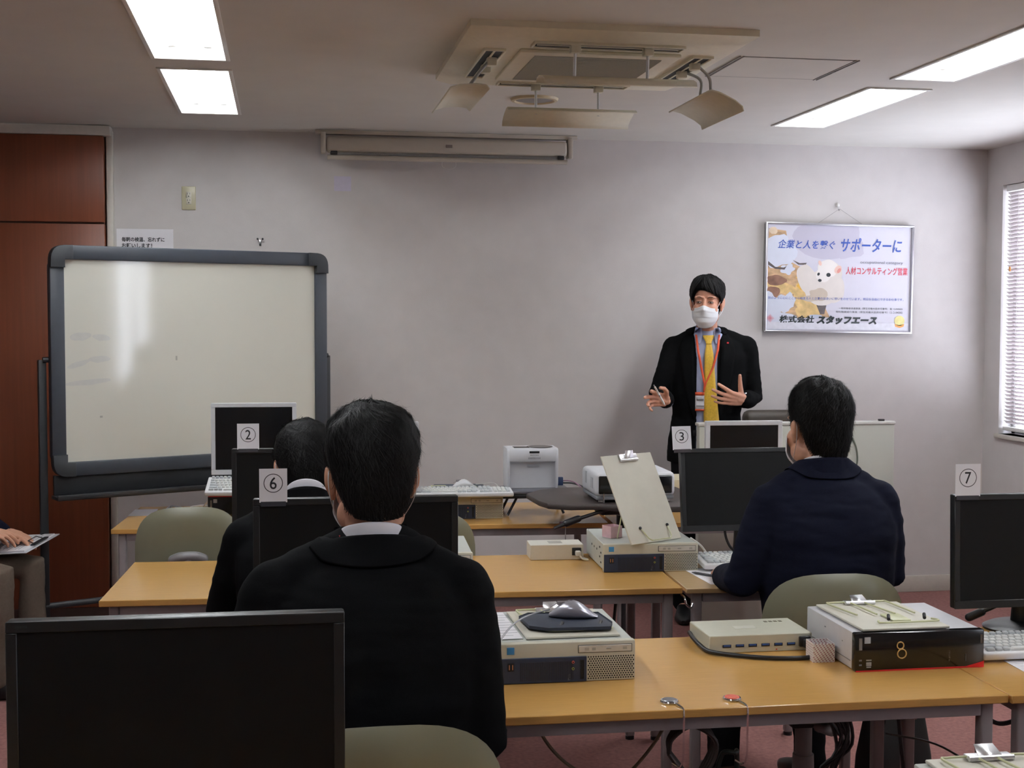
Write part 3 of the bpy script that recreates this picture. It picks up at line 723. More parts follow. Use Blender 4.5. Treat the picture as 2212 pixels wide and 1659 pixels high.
# number cards taped to the top of the monitors
m_card = mat('card_white', s2l(240, 240, 246), .6, var=.01)
def number_card(n, mon, dx, z0, w, h, tilt=0.0, lean=0.0):
    M = mons[mon][0]
    rz = M.rotation_euler[2]; y = -.0075
    px = M.location.x + dx * math.cos(rz) - y * math.sin(rz); py = M.location.y + dx * math.sin(rz) + y * math.cos(rz)
    t = thing('number_card', 'white paper card with a circled %s on top of a black monitor' % n, 'number card', (px, py, z0), group='number cards', rot=(PI / 2 - tilt, lean, rz))
    mb = MB(); mb.box((0, h / 2, 0), (w, h, .0007)); obj('card', mb, m_card, t)
    mb = MB(); r = w * .345; ring = []
    for k in range(40): ring += [(r * math.cos(2 * PI * k / 40), h * .57 + r * math.sin(2 * PI * k / 40), .0006), ((r - .0018) * math.cos(2 * PI * k / 40), h * .57 + (r - .0018) * math.sin(2 * PI * k / 40), .0006)]
    mb.raw(ring, [(2 * k, (2 * k + 2) % 80, (2 * k + 3) % 80, 2 * k + 1) for k in range(40)]); obj('circle', mb, m_ink, t)
    hh = r * 1.28; ww = hh * .56
    obj('lettering', text_fit(n, ww, hh, bold=.0006), m_ink, t, loc=(-ww / 2, h * .57 - hh / 2, .0006))
    mb = MB(); mb.box((0, -.004, .0006), (w * .9, .012, .0004)); obj('tape', mb, mat('tape', (.06, .06, .07), .15, coat=.4), t)
number_card('2', '2', -.196, 1.1335, .074, .088)
number_card('3', '3', -.252, 1.110, .070, .085, math.radians(9), -.02)
number_card('6', '6', -.203, 1.130, .0675, .083)
number_card('7', '7', -.22, 1.091, .074, .090)

# ------------------------------------------------------------------ desktop computers
m_pc = mat('pc_beige', s2l(196, 194, 178), .48, var=.02, scale=30)
m_pc_top = mat('pc_top', s2l(188, 192, 186), .45, var=.03, scale=30)
m_navy = mat('navy_panel', s2l(38, 50, 74), .4, var=.05)
m_navy2 = mat('navy_slot', s2l(20, 28, 46), .5)
m_hole = mat('vent_hole', (.012, .012, .012), .7)
def tower_beige(label, x, y, rz, z=TOP, w=.336, d=.355, h=.098):
    t = thing('desktop_computer', label, 'computer', (x, y, z), rz, 'beige flat desktop computers')
    mb = MB(); mb.box((w / 2, d / 2 + .012, h / 2 + .002), (w - .004, d - .024, h - .006), .002, 1); c = obj('case', mb, m_pc_top, t)
    mb = MB()
    for k in range(4): mb.box((.0015, .06 + .022 * (k % 2), .025 + k * .017), (.002, .012, .006), .0005)
    for k in range(3): mb.cyl((.0016, .14 + .05 * k, .06), .004, .0015, 'x', 10)
    obj('side_slots', mb, m_hole, c)
    mb = MB(); mb.box((w / 2, .012, h / 2), (w, .024, h), .004, 2); f = obj('front_bezel', mb, m_pc, t)
    bw = w * .635; bh = h * .63
    mb = MB(); mb.box((bw / 2 + .001, -.0012, bh / 2 + .001), (bw, .004, bh), .0012, 1); b = obj('blue_panel', mb, m_navy, t)
    mb = MB()
    for k in range(30): mb.box((.052 + k * .0044, -.0035, bh * .48), (.0024, .001, bh * .72))
    obj('grooves', mb, m_navy2, b)
    mb = MB(); mb.box((.028, -.0035, bh * .68), (.016, .0012, .020), .0005); u = obj('usb_port', mb, m_dark, b)
    mb = MB()
    for k in (-1, 1): mb.box((.028 + k * .004, -.0042, bh * .68), (.002, .001, .012))
    obj('contacts', mb, mat('usb_orange', s2l(206, 140, 104), .4), u)
    for k, cc in ((0, (206, 96, 92)), (1, (176, 190, 96))):
        mb = MB(); mb.cyl((w * .537, -.0035, bh * (.80 - .26 * k)), .0034, .002, 'y', 14); j = obj('audio_jack', mb, mat('jack%d' % k, s2l(*cc), .4), b, 'pink audio jack' if k == 0 else 'yellow-green audio jack')
        mb = MB(); mb.cyl((w * .537, -.0048, bh * (.80 - .26 * k)), .0018, .001, 'y', 10); obj('jack_hole', mb, m_dark, j)
    mb = MB(); mb.prism([(.0, 0), (.0085, 0), (.0085, .046), (0, .046)], 0, .0015, Matrix.Translation((w * .590, -.0032, .008)) @ Matrix.Rotation(PI / 2, 4, 'X'), .003); obj('power_slot', mb, m_dark, b)
    obj('lettering', text_fit('Mate', .015, .0058), mat('logo_grey', s2l(150, 156, 160), .4), b, loc=(w * .515, -.0036, .006), rot=(PI / 2, -PI / 2, 0))
    mb = MB(); nx, ny = 19, 11; x0, x1, z0_, z1_ = w * .652, w * .985, .007, bh - .002
    for j in range(ny):
        for i in range(nx - (j % 2)):
            px, pz = x0 + (i + .5 * (j % 2)) * (x1 - x0) / (nx - 1), z0_ + j * (z1_ - z0_) / (ny - 1)
            mb.raw([(px + .0021 * math.cos(a * PI / 3), -.0004, pz + .0021 * math.sin(a * PI / 3)) for a in range(6)], [(0, 1, 2, 3, 4, 5)])
    obj('vent_holes', mb, m_hole, f)
    mb = MB(); mb.box((w * .775, -.0008, h * .815), (w * .39, .003, .0165), .0008, 1); o = obj('optical_drive', mb, mat('drive_face', s2l(206, 205, 198), .4), t)
    mb = MB(); mb.box((w * .775, -.0003, h * .815), (w * .40, .0012, .0195)); obj('drive_seam', mb, mat('seam', s2l(96, 94, 88), .6), o)
    mb = MB(); mb.box((w * .80, -.0026, h * .815), (.012, .002, .004), .0006); mb.box((w * .64, -.0024, h * .815), (.010, .001, .007)); mb.box((w * .69, -.0024, h * .815), (.009, .001, .007)); mb.box((w * .92, -.0024, h * .815), (.010, .001, .007)); obj('drive_marks', mb, mat('drive_mark', s2l(170, 170, 164), .4), o)
    mb = MB(); mb.box((.0275, -.0008, h * .825), (.018, .002, .017), .0005); obj('sticker', mb, mat('sticker_blue', s2l(58, 136, 196), .3), t, 'blue square sticker')
    return t
tower_beige('beige flat computer under the silver mouse on the third row desk', .506, 3.095, A3)
tower_beige('beige flat computer under the leaning document holder on the second row desk', 1.090, 4.425, A2)
tower_beige('beige flat computer under the keyboard on the back row desk', .615, 5.735, A1)
tower_beige('beige flat computer peeping out right of the card 6 monitor', .285, 4.36, A2)

m_silver_pc = mat('pc_light', s2l(206, 206, 210), .42, var=.02)
m_gloss_black = mat('gloss_black', (.006, .006, .007), .16, spec=.5, var=.1)
m_red = mat('red_trim', s2l(196, 26, 36), .35)
m_gold = mat('gold_print', s2l(206, 172, 112), .4)
def tower_black(label, x, y, rz, w=.343, d=.335, h=.095, red_top=False):
    t = thing('desktop_computer', label, 'computer', (x, y, TOP), rz, 'flat computers with black front')
    M = Matrix.Identity(4)
    mb = MB(); mb.box((w / 2, d / 2 + .012, h / 2), (w - .003, d - .024, h - .003), .003, 2); c = obj('case', mb, m_silver_pc, t)
    mb = MB(); mb.box((0.0012, d / 2, .022), (.002, d - .06, .0015)); mb.box((.0012, d * .6, .07), (.002, .006, .003)); mb.box((.0012, d * .25, .06), (.002, .004, .002)); obj('side_seam', mb, mat('seam_grey', s2l(130, 130, 134), .5), c)
    mb = MB(); mb.box((w / 2, .010, h / 2), (w, .024, h), .004, 2); f = obj('front_panel', mb, m_gloss_black, t)
    mb = MB()
    zz = (lambda v: h - v) if red_top else (lambda v: v)
    mb.prism([(.002, zz(.0005)), (w - .001, zz(.0005)), (w - .001, zz(.016)), (w * .86, zz(.0045)), (.002, zz(.0035))], 0, .0012, Matrix.Translation((0, -.0018, 0)) @ Matrix.Rotation(PI / 2, 4, 'X')); obj('red_trim', mb, m_red, f)
    mb = MB()
    for cz, r in ((h * .655, .0088), (h * .44, .0115)):
        ring = []
        for k in range(33):
            a = 2 * PI * k / 32 + .4; ring.append((w * (.345 if cz > h * .5 else .357) + r * math.cos(a), -.0026, cz + r * math.sin(a)))
        mb.tube(ring, .0016, 6, caps=False)
    obj('emblem', mb, m_gold, f, 'gold figure-eight emblem')
    mb = MB(); mb.box((.032, -.0024, h * .82), (.016, .001, .016)); obj('sticker', mb, mat('sticker_pale', s2l(176, 186, 200), .4), f)
    mb = MB(); mb.box((.014, -.0024, h * .72), (.008, .001, .030)); mb.box((.014, -.0024, h * .3), (.007, .001, .004)); mb.box((.014, -.0024, h * .18), (.007, .001, .004)); obj('panel_marks', mb, mat('mark_grey', s2l(110, 110, 114), .5), f)
    mb = MB(); mb.box((.036, -.0024, h * .30), (.014, .001, .003)); mb.box((.036, -.0024, h * .20), (.014, .0012, .010), .001); mb.box((.036, -.0024, h * .12), (.012, .001, .003)); obj('usb_port', mb, mat('port_grey', s2l(150, 150, 152), .35), f)
    obj('lettering', text_fit('FUJITSU', .027, .0045), mat('logo_faint', s2l(120, 112, 104), .4), f, loc=(w * .735, -.0024, .019), rot=(PI / 2, -PI / 2, 0))
    mb = MB(); mb.box((w * .855, -.0024, h * .28), (.0025, .001, .018)); mb.box((w * .975, -.0024, h * .75), (.006, .001, .022)); obj('side_marks', mb, mat('mark_dark', s2l(80, 76, 74), .4), f)
    return t
tower_black('flat computer with glossy black front and gold figure-eight emblem on the third row desk', 1.400, 3.062, A3, .345, .325, .097)
tower_black('flat computer with black front and red edge under the tilted keyboard, beside the whiteboard', -.325, 5.77, A1, .34, .31, .118, True)
t = thing('desktop_computer', 'grey flat computer at the lower right corner under a document holder', 'computer', (1.085, 1.80, TOP), A3)
mb = MB(); mb.box((.17, .17, .0485), (.34, .34, .097), .004, 2); obj('case', mb, m_pc_top, t)
mb = MB(); mb.box((.17, -.004, .0485), (.336, .012, .092), .003); obj('front_bezel', mb, m_pc, t)

# ------------------------------------------------------------------ keyboards and mice
m_kb = mat('keyboard_white', s2l(222, 222, 224), .45, var=.02)
m_key = mat('key_white', s2l(214, 215, 212), .5, var=.03)
m_keyg = mat('key_grey', s2l(186, 190, 192), .5, var=.03)
def keyboard(label, x, y, z, rz, w=.44, d=.155, pitch=.10, rot=None, profile=.020):
    t = thing('keyboard', label, 'keyboard', (x, y, z), rz, 'white keyboards', rot=rot or (pitch, 0, rz))
    mb = MB(); mb.box((w / 2, d / 2, profile / 2), (w, d, profile), .006, 3); obj('body', mb, m_kb, t)
    mk, nk, pk, ak = MB(), MB(), MB(), MB(); u = (w - .03) / 22.3; rows = 6
    def key(b, g, x_, y_, sx_, sy_): b.mi = g; b.box((x_, y_, profile + .0035), (sx_, sy_, .009), .002, 1, taper=.88)
    for r in range(rows):
        yy = .022 + r * (d - .04) / (rows - 1) * .98 + (.006 if r == 5 else 0); xx = .015; kd = u - .003 if r < 5 else u * .7
        widths = {0: [1.4, 1.1, 1.1, 6.2, 1.1, 1.1, 1.1, 1.3], 1: [2.2] + [1] * 10 + [2.6], 2: [1.8] + [1] * 11 + [2.0], 3: [1.5] + [1] * 12 + [1.3], 4: [1] * 13 + [1.8], 5: [1] * 13 + [1.8]}[r]
        for i, q in enumerate(widths):
            key(mk, 1 if (i in (0, len(widths) - 1) or r in (0, 5) and i != 3) else 0, xx + q * u / 2, yy, q * u - .002, kd); xx += q * u
        xx = .015 + 15.1 * u
        for i in range(3):
            if r in (0, 3, 4, 5) or (r == 1 and i == 1): key(nk if r >= 3 else ak, 1, xx + (i + .5) * u, yy, u - .002, u - .003)
        xx = .015 + 18.4 * u
        for i in range(4):
            if r < 5: key(pk, 0 if i < 3 else 1, xx + (i + .5) * u, yy, u - .002, u - .003)
    for nm_, b in (('main_keys', mk), ('navigation_keys', nk), ('number_keys', pk), ('arrow_keys', ak)): obj(nm_, b, [m_key, m_keyg], t)
    return t
keyboard('white keyboard on the beige computer on the back row desk, beside the upright projector', .545, 5.66, .806, A1, pitch=.03)
keyboard('white keyboard tilted on the black and red computer next to the whiteboard', -.335, 5.70, .826, A1, w=.40, d=.155, pitch=.32)
keyboard('white keyboard on the paler desk in front of the navy jacket', 1.437, 4.372, .708, A2 + .01, pitch=.08)
keyboard('white keyboard at the right edge, beside the computer with the black front', 1.762, 3.085, .706, A3, pitch=.09)

m_mouse = mat('mouse_silver', s2l(168, 168, 178), .28, metal=.55, var=.03); m_mouse_w = mat('mouse_white', s2l(226, 226, 230), .35, var=.02)
def mouse(label, x, y, z, rz, m, L=.115, W=.062, H=.038, cord=None, cm=None):
    t = thing('computer_mouse', label, 'mouse', (x, y, z), rz)
    rings = []
    for i in range(11):
        u = i / 10; s = math.sin(PI * min(max(u, .03), .97)) ** .45
        hgt = H * (math.sin(PI * (u * .78 + .16)) ** 1.1) * s
        rings.append((( -L / 2 + u * L, 0, hgt * .42), (0, W / 2 * s, 0), (0, 0, hgt * .56)))
    mb = MB(); mb.loft(rings, 24, 2.4); obj('shell', mb, m, t)
    mb = MB(); mb.box((-L * .25, 0, H * .80), (.022, .005, .010), .002); obj('wheel', mb, m_steel, t)
    mb = MB(); mb.tube([(-L * .48, .001, H * .5), (-L * .3, .001, H * .86), (-L * .02, .001, H * .99)], .0007, 5); obj('seam', mb, m_steel, t)
    if cord:
        mb = MB(); mb.tube(cr(cord, 7), .0022, 7); tag(obj('thin_lead', mb, cm or m, None), 'cord of the %s' % cord_name[0], 'cable')
    return t
cord_name = ['silver mouse, running off behind the nearest man']
mouse('silver mouse on the dark mouse pad on top of the beige computer', .728, 3.275, .8185, -.25, m_mouse, .125, .066, .042,
      [(.668, 3.285, .836), (.62, 3.265, .830), (.565, 3.20, .826), (.515, 3.10, .815), (.47, 3.02, .78), (.45, 2.97, .706)], mat('cord_grey', s2l(150, 150, 154), .4))
cord_name = ['white mouse on the back row desk']
mouse('white mouse on the back row desk by the wall', .812, 5.965, .8098, .1, m_mouse_w, .11, .062, .038,
      [(.865, 5.965, .822), (.905, 5.98, .822), (.935, 5.99, .824), (.958, 5.975, .82), (.966, 5.94, .80), (.968, 5.92, .703)], m_white)
def slab(name, label, cat, poly, z0, z1, m, bev=.008):
    mb = MB(); mb.prism(poly, z0, z1, None, bev); return tag(obj(name, mb, m), label, cat)
m_pad = mat('pad_navy', s2l(34, 40, 54), .6, var=.06, scale=200)
slab('mouse_pad', 'dark navy mouse pad lying under the silver mouse', 'mouse pad', [(.597, 3.19), (.640, 3.158), (.796, 3.150), (.812, 3.20), (.803, 3.315), (.62, 3.335), (.590, 3.30)], .8125, .8165, m_pad, .006)
slab('mouse_pad', 'grey mouse pad under the white mouse on the back row desk', 'mouse pad', [(.66, 5.83), (.895, 5.815), (.905, 6.00), (.87, 6.03), (.68, 6.04)], .8056, .8096, mat('pad_grey', s2l(74, 80, 90), .6), .01)
# ------------------------------------------------------------------ document holders
m_board = mat('holder_board', s2l(206, 202, 188), .55, var=.03, scale=20)
m_wire = mat('holder_wire', s2l(204, 205, 164), .35, var=.04)
m_clip = mat('clip_metal', (.86, .86, .88), .36, metal=.9, var=.03)
def holder(label, loc, rz, w=.225, h=.31, rot=None, stand='flat', clip=True, yaw=0):
    """local x across, y up the board, z out of its face"""
    t = thing('document_holder', label, 'document holder', loc, rz, 'document holders', rot=rot or (0, 0, rz))
    mb = MB(); mb.box((w / 2, h / 2, .003), (w, h, .006), .0015, 1); obj('board', mb, m_board, t)
    if clip:
        cx = w * .5
        mb = MB(); mb.box((cx, h - .012, .011), (.085, .022, .007), .003); mb.tube([(cx - .042, h - .024, .011), (cx + .042, h - .024, .011)], .005, 8)
        c = obj('clip', mb, m_clip, t)
        mb = MB(); mb.raw([(cx - .022, h - .016, .015), (cx + .022, h - .016, .015), (cx + .018, h + .006, .026), (cx - .018, h + .006, .026), (cx - .022, h - .022, .012), (cx + .022, h - .022, .012)], [(0, 1, 2, 3), (4, 5, 1, 0)])
        l = obj('clip_lever', mb, m_clip, c); l.modifiers.new('t', 'SOLIDIFY').thickness = .0015
    W_ = lambda pts, r=.0022: cr(pts, 5)
    if stand == 'lean':
        for sx in (.26, .80):
            mb = MB(); mb.ell((w * sx, .055, .009), (.006, .006, .005), 10, 6); obj('wire_cap', mb, m_black, t)
        mb = MB(); mb.tube([(w * .26, .055, .009), (w * .34, .012, .014), (w * .36, .002, .022), (w * .72, .002, .022), (w * .78, .012, .016), (w * .80, .055, .009)], .0022, 8); obj('wire_ledge', mb, m_wire, t)
        mb = MB(); mb.tube([(w * .3, h * .62, -.002), (w * .3, .04, -.155), (w * .7, .04, -.155), (w * .7, h * .62, -.002)], .0024, 8); obj('wire_leg', mb, m_wire, t)
    else:
        mb = MB()
        for x0 in (w * .10, w * .55):
            mb.tube(cr([(x0 + .02, h * .44, .012), (x0, h * .90, .012), (x0 + .012, h * .95, .012), (x0 + .055, h * .95, .012), (x0 + .066, h * .90, .012), (x0 + .075, h * .44, .012)], 4), .0024, 8)
        obj('wire_leg', mb, m_wire, t)
        mb = MB(); mb.tube(cr([(w * .30, .06, .012), (w * .27, .045, .012), (w * .33, .035, .012), (w * .88, .035, .012), (w * .96, .045, .012), (w * .92, .062, .012)], 4), .0026, 8); obj('wire_ledge', mb, m_wire, t)
        mb = MB(); mb.box((w * .58, h * .34, .009), (.05, .075, .004), .001); obj('hinge_plate', mb, m_wire, t)
        for sx in (.42, .84):
            mb = MB(); mb.tube([(w * sx, .062, .014), (w * sx + .008, .08, .02)], .0045, 8); obj('wire_cap', mb, m_black, t)
    return t
a_, t_ = .5, .5
nrm = Vector((math.sin(a_) * math.cos(t_), -math.cos(a_) * math.cos(t_), math.sin(t_))); rr_ = Vector((math.cos(a_), math.sin(a_), 0)); up_ = nrm.cross(rr_)
Ml = Matrix((rr_, up_, nrm)).transposed()
holder('beige document holder leaning upright on the second row computer', (1.176, 4.385, .7985), 0, .245, .335, rot=tuple(Ml.to_euler()), stand='lean')
holder('beige document holder lying flat under the mouse pad', (.578, 3.128, .7985), A3 + .02, .236, .29)
holder('beige document holder with folded wire stand lying on the computer with the black front', (1.425, 3.072, .7985), A3 + .02, .235, .295)
holder('beige document holder at the lower right corner with a chrome clip', (1.105, 1.835, .7985), A3, .225, .30)
h_ = holder('pale document holder lying under the white mouse on the back row desk', (.62, 5.82, .7988), A1, .30, .22, clip=False)

# ------------------------------------------------------------------ small boxes, taps, papers
def hub():
    t = thing('power_strip', 'beige flat power and socket box with a row of blue ports', 'power strip', (1.098, 3.292, TOP), A3 + .01)
    m = mat('hub_beige', s2l(198, 197, 180), .5, var=.02)
    mb = MB(); mb.box((.142, .088, .0235), (.284, .176, .047), .002, 1); obj('case', mb, m, t)
    mb = MB(); mb.box((.125, .085, .0474), (.06, .03, .0006)); obj('label', mb, mat('label_pale', s2l(214, 213, 200), .5), t)
    mb = MB()
    for k in range(4): mb.box((.205 + k * .014, .14, .0474), (.009, .012, .0006))
    obj('marks', mb, mat('mark_olive', s2l(110, 106, 84), .5), t)
    for k in range(6):
        mb = MB(); mb.box((.048 + k * .0355, -.0006, .019), (.023, .002, .0075)); p = obj('usb_port', mb, m_dark, t)
        mb = MB(); mb.box((.048 + k * .0355, -.0016, .0205), (.019, .0012, .0042)); obj('tongue', mb, mat('usb_blue', s2l(48, 84, 150), .4), p)
    mb = MB(); mb.box((.262, -.004, .025), (.032, .010, .028), .003); i = obj('inlet', mb, m_black, t)
    mb = MB(); mb.box((.266, -.020, .022), (.024, .03, .022), .005); obj('plug', mb, m_black, i)
    mb = MB(); mb.box((.185, -.0006, .006), (.004, .001, .003)); obj('led', mb, mat('led_red', s2l(190, 70, 50), .4), t)
hub()
mb = MB(); mb.tube(cr([(1.364, 3.262, .722), (1.372, 3.215, .712), (1.335, 3.195, .7065), (1.25, 3.20, .7065), (1.17, 3.235, .7065), (1.10, 3.285, .708), (1.084, 3.33, .716), (1.082, 3.38, .722), (1.10, 3.47, .716)], 8), .0058, 10)
tag(obj('mains_lead', mb, m_black), 'thick black cord curving in front of the box with blue ports', 'cable')
t = thing('power_strip', 'white box power supply with a plug in its front on the second row desk', 'power strip', (.882, 4.692, TOP), A2)
m_tap = mat('tap_white', s2l(214, 211, 200), .5, var=.02)
mb = MB(); mb.box((.098, .055, .028), (.196, .11, .056), .002, 1); obj('case', mb, m_tap, t)
mb = MB(); mb.box((.098, .06, .0563), (.05, .05, .0006)); mb.box((.084, .06, .0567), (.012, .036, .0005)); mb.box((.112, .06, .0567), (.012, .036, .0005)); obj('socket', mb, mat('socket_line', s2l(170, 168, 160), .5), t)
mb = MB(); mb.box((.170, -.001, .030), (.034, .004, .028), .002); inl = obj('inlet', mb, m_dark, t)
mb = MB(); mb.box((.174, -.012, .025), (.020, .024, .018), .004); obj('plug', mb, m_tap, inl)
mb = MB(); mb.tube(cr([(1.055, 4.67, .724), (1.068, 4.648, .708), (1.085, 4.642, .706), (1.075, 4.70, .705), (1.078, 4.80, .705)], 6), .0035, 8); tag(obj('mains_lead', mb, mat('cord_ivory', s2l(196, 192, 176), .5)), 'short ivory cord plugged into the white box power supply', 'cable')
def paper_box(label, x, y, z, rz, s, h, m, m2):
    t = thing('paper_box', label, 'paper box', (x, y, z), rz); w = .0015
    mb = MB()
    for (c, q) in (((0, -s / 2, h / 2), (s, w, h)), ((0, s / 2, h / 2), (s, w, h)), ((-s / 2, 0, h / 2), (w, s, h)), ((s / 2, 0, h / 2), (w, s, h))): mb.box(c, q)
    obj('sides', mb, m, t)
    mb = MB(); mb.box((0, 0, .001), (s, s, .0015)); obj('bottom', mb, m2, t)
m_pinkp = mat('pink_paper', s2l(214, 178, 184), .7, var=.08, scale=45)
paper_box('small open pink folded paper box on the second row computer', 1.158, 4.575, .7985, .42, .050, .042, m_pinkp, m_pinkp)
def dots():
    m = bpy.data.materials.new('dotted_paper'); m.use_nodes = True; n = m.node_tree; b = n.nodes['Principled BSDF']
    tc = n.nodes.new('ShaderNodeTexCoord'); mp = n.nodes.new('ShaderNodeMapping'); mp.inputs['Scale'].default_value = (190, 190, 190); mp.inputs['Rotation'].default_value = (0, 0.6, .78)
    vo = n.nodes.new('ShaderNodeTexVoronoi'); vo.inputs['Scale'].default_value = 1; vo.inputs['Randomness'].default_value = 0.0
    rp = n.nodes.new('ShaderNodeValToRGB'); rp.color_ramp.elements[0].position = .3; rp.color_ramp.elements[0].color = s2l(150, 84, 96) + (1,); rp.color_ramp.elements[1].position = .42; rp.color_ramp.elements[1].color = s2l(226, 222, 220) + (1,)
    n.links.new(tc.outputs['Object'], mp.inputs[0]); n.links.new(mp.outputs[0], vo.inputs['Vector']); n.links.new(vo.outputs['Distance'], rp.inputs[0]); n.links.new(rp.outputs[0], b.inputs['Base Color']); b.inputs['Roughness'].default_value = .7
    return m
paper_box('small open paper box with a red dot pattern beside the black-fronted computer', 1.364, 3.192, TOP, -.06, .056, .048, dots(), m_paper)
def sheet(label, pts, z, lines=0, nm='paper'):
    t = thing(nm, label, 'paper', (pts[0][0], pts[0][1], z)); o = Vector((pts[0][0], pts[0][1]))
    q = [(p[0] - o.x, p[1] - o.y) for p in pts]
    mb = MB(); mb.prism(q, 0, .0006); obj('sheet', mb, m_paper, t)
    if lines:
        A, B, D_ = Vector(q[0]), Vector(q[1]), Vector(q[3]); mb = MB()
        for k in range(lines):
            v = (k + 1.2) / (lines + 1.4); e = .92 if k % 3 else .7
            P = [A + (B - A) * u_ + (D_ - A) * (v + dv) for u_, dv in ((.08, -.006), (e, -.006), (e, .006), (.08, .006))]
            mb.raw([(p.x, p.y, .0008) for p in P], [(0, 1, 2, 3)])
        obj('print', mb, mat('print_grey', s2l(150, 150, 156), .6), t)
sheet('white printed paper on the paler desk with a black pen on it', [(1.392, 4.165), (1.60, 4.155), (1.595, 4.44), (1.381, 4.445)], .7005, 12)
sheet('small blank white paper on the back row desk at the far left', [(-.688, 6.045), (-.575, 6.035), (-.575, 6.24), (-.678, 6.245)], .7005)
sheet('white paper at the right edge in front of the keyboard', [(1.818, 2.985), (2.02, 2.98), (2.02, 3.095), (1.826, 3.10)], .7005, 3)
sheet('printed leaflet on the beige computer left of the flat document holder', [(.508, 3.14), (.572, 3.14), (.570, 3.43), (.520, 3.43)], .799, 9)
sheet('white paper showing beside the elbow of the man at the card 2 monitor', [(-.20, 4.32), (-.05, 4.31), (-.05, 4.45), (-.20, 4.46)], .7005, 3)
t = thing('pen', 'black pen lying on the paper on the paler desk', 'pen', (1.425, 4.30, .7056), rot=(0, PI / 2, -.95))
mb = MB(); mb.lathe([(0, -.068), (.0012, -.066), (.0035, -.054), (.0042, -.05), (.0042, .03)], seg=12); obj('barrel', mb, mat('pen_grip', s2l(60, 60, 66), .35), t)
mb = MB(); mb.lathe([(.0046, .028), (.0046, .066), (.003, .07), (0, .07)], seg=12); obj('cap', mb, m_black, t)
mb = MB(); mb.box((.0058, 0, .05), (.0018, .003, .036), .0008); obj('pen_clip', mb, m_chrome, t)

def bag_hook(label, x, y, rz, face):
    t = thing('bag_hook', label, 'bag hook', (x, y, TOP), rz, 'table bag hooks')
    mb = MB(); mb.lathe([(0, .0), (.020, .0), (.0215, .003), (.020, .006), (0, .0065)], (0, .02, 0), 28); d = obj('disc', mb, m_chrome, t)
    mb = MB(); mb.lathe([(.0175, .0062), (.016, .0076), (0, .0082)], (0, .02, 0), 24); obj('face', mb, face, d)
    mb = MB(); mb.tube(cr([(.006, .008, .003), (.012, -.012, .003), (.0165, -.034, .0), (.017, -.041, -.012), (.017, -.041, -.06), (.016, -.040, -.115), (.010, -.03, -.135), (-.004, -.018, -.130)], 6), .0024, 8); obj('wire', mb, m_chrome, t)
bag_hook('round bag hook with a dark silver face on the third row desk edge', .868, 2.868, A3, mat('glitter', (.28, .28, .29), .35, metal=.8, var=.6, scale=900))
bag_hook('round bag hook with an orange-red face on the third row desk edge', 1.018, 2.866, A3, mat('hook_red', s2l(216, 96, 70), .4, var=.25, scale=300))
t = thing('bag_hook', 'small chrome hook at the seam of the second row desks', 'bag hook', (1.283, 4.118, .672))
mb = MB(); mb.tube(cr([(0, .02, .004), (.0, -.016, .0), (.004, -.02, -.02), (.018, -.022, -.03), (.026, -.02, -.018)], 5), .004, 8); obj('wire', mb, m_chrome, t)

# ------------------------------------------------------------------ projectors on their black stands
m_projw = mat('projector_white', s2l(216, 217, 222), .42, var=.015)
t = thing('projector', 'upright white projector with a black sensor window near the wall', 'projector', (.99, 5.84, .8125), -.03)
W, Dp, Hh = .235, .14, .183
mb = MB()
prof = [(.0, .012), (.006, .0), (.0, .0)]
sec = [(0.030, 0), (.030, .100), (.022, .118), (.004, .122), (0, .128), (0, Hh - .012), (.008, Hh - .002), (.02, Hh), (Dp, Hh), (Dp, 0)]
mb.prism([(p[0], p[1]) for p in sec], .012, W - .012, Matrix(((0, 0, 1, 0), (1, 0, 0, 0), (0, 1, 0, 0), (0, 0, 0, 1))))
for x0 in (0, W - .014):
    mb.prism([(.016, 0), (.006, .02), (0, .128), (0, Hh - .012), (.008, Hh - .002), (.02, Hh), (Dp, Hh), (Dp, 0)], x0, x0 + .014, Matrix(((0, 0, 1, 0), (1, 0, 0, 0), (0, 1, 0, 0), (0, 0, 0, 1))), .004)
obj('body', mb, m_projw, t)
mb = MB(); mb.box((W * .53, -.0006, Hh * .905), (.046, .003, .010), .001); obj('sensor_window', mb, m_dark, t)
obj('lettering', text_fit('RICOH', .038, .006, bold=.003), mat('logo_mid', s2l(150, 152, 156), .4), t, loc=(W * .53 - .019, -.0006, Hh * .815), rot=UPRIGHT)
mb = MB()
for k in range(11): mb.box((W * .53 - .026 + k * .0052, -.0006, Hh * .755), (.003, .002, .009), .0008)
obj('speaker_slots', mb, mat('slot_mid', s2l(150, 152, 158), .5), t)
mb = MB(); mb.box((W * .53, .027, .102), (.055, .006, .014), .002); obj('control_mark', mb, mat('mark_mid', s2l(176, 178, 184), .5), t)
mb = MB(); mb.lathe([(0, .0), (.055, .0), (.06, .002), (0, .002)], (W * .68, Dp * .5, Hh), 24); mb.box((W * .3, Dp * .4, Hh + .001), (.07, .06, .002), .001); obj('lens_window', mb, m_gloss_black, t)

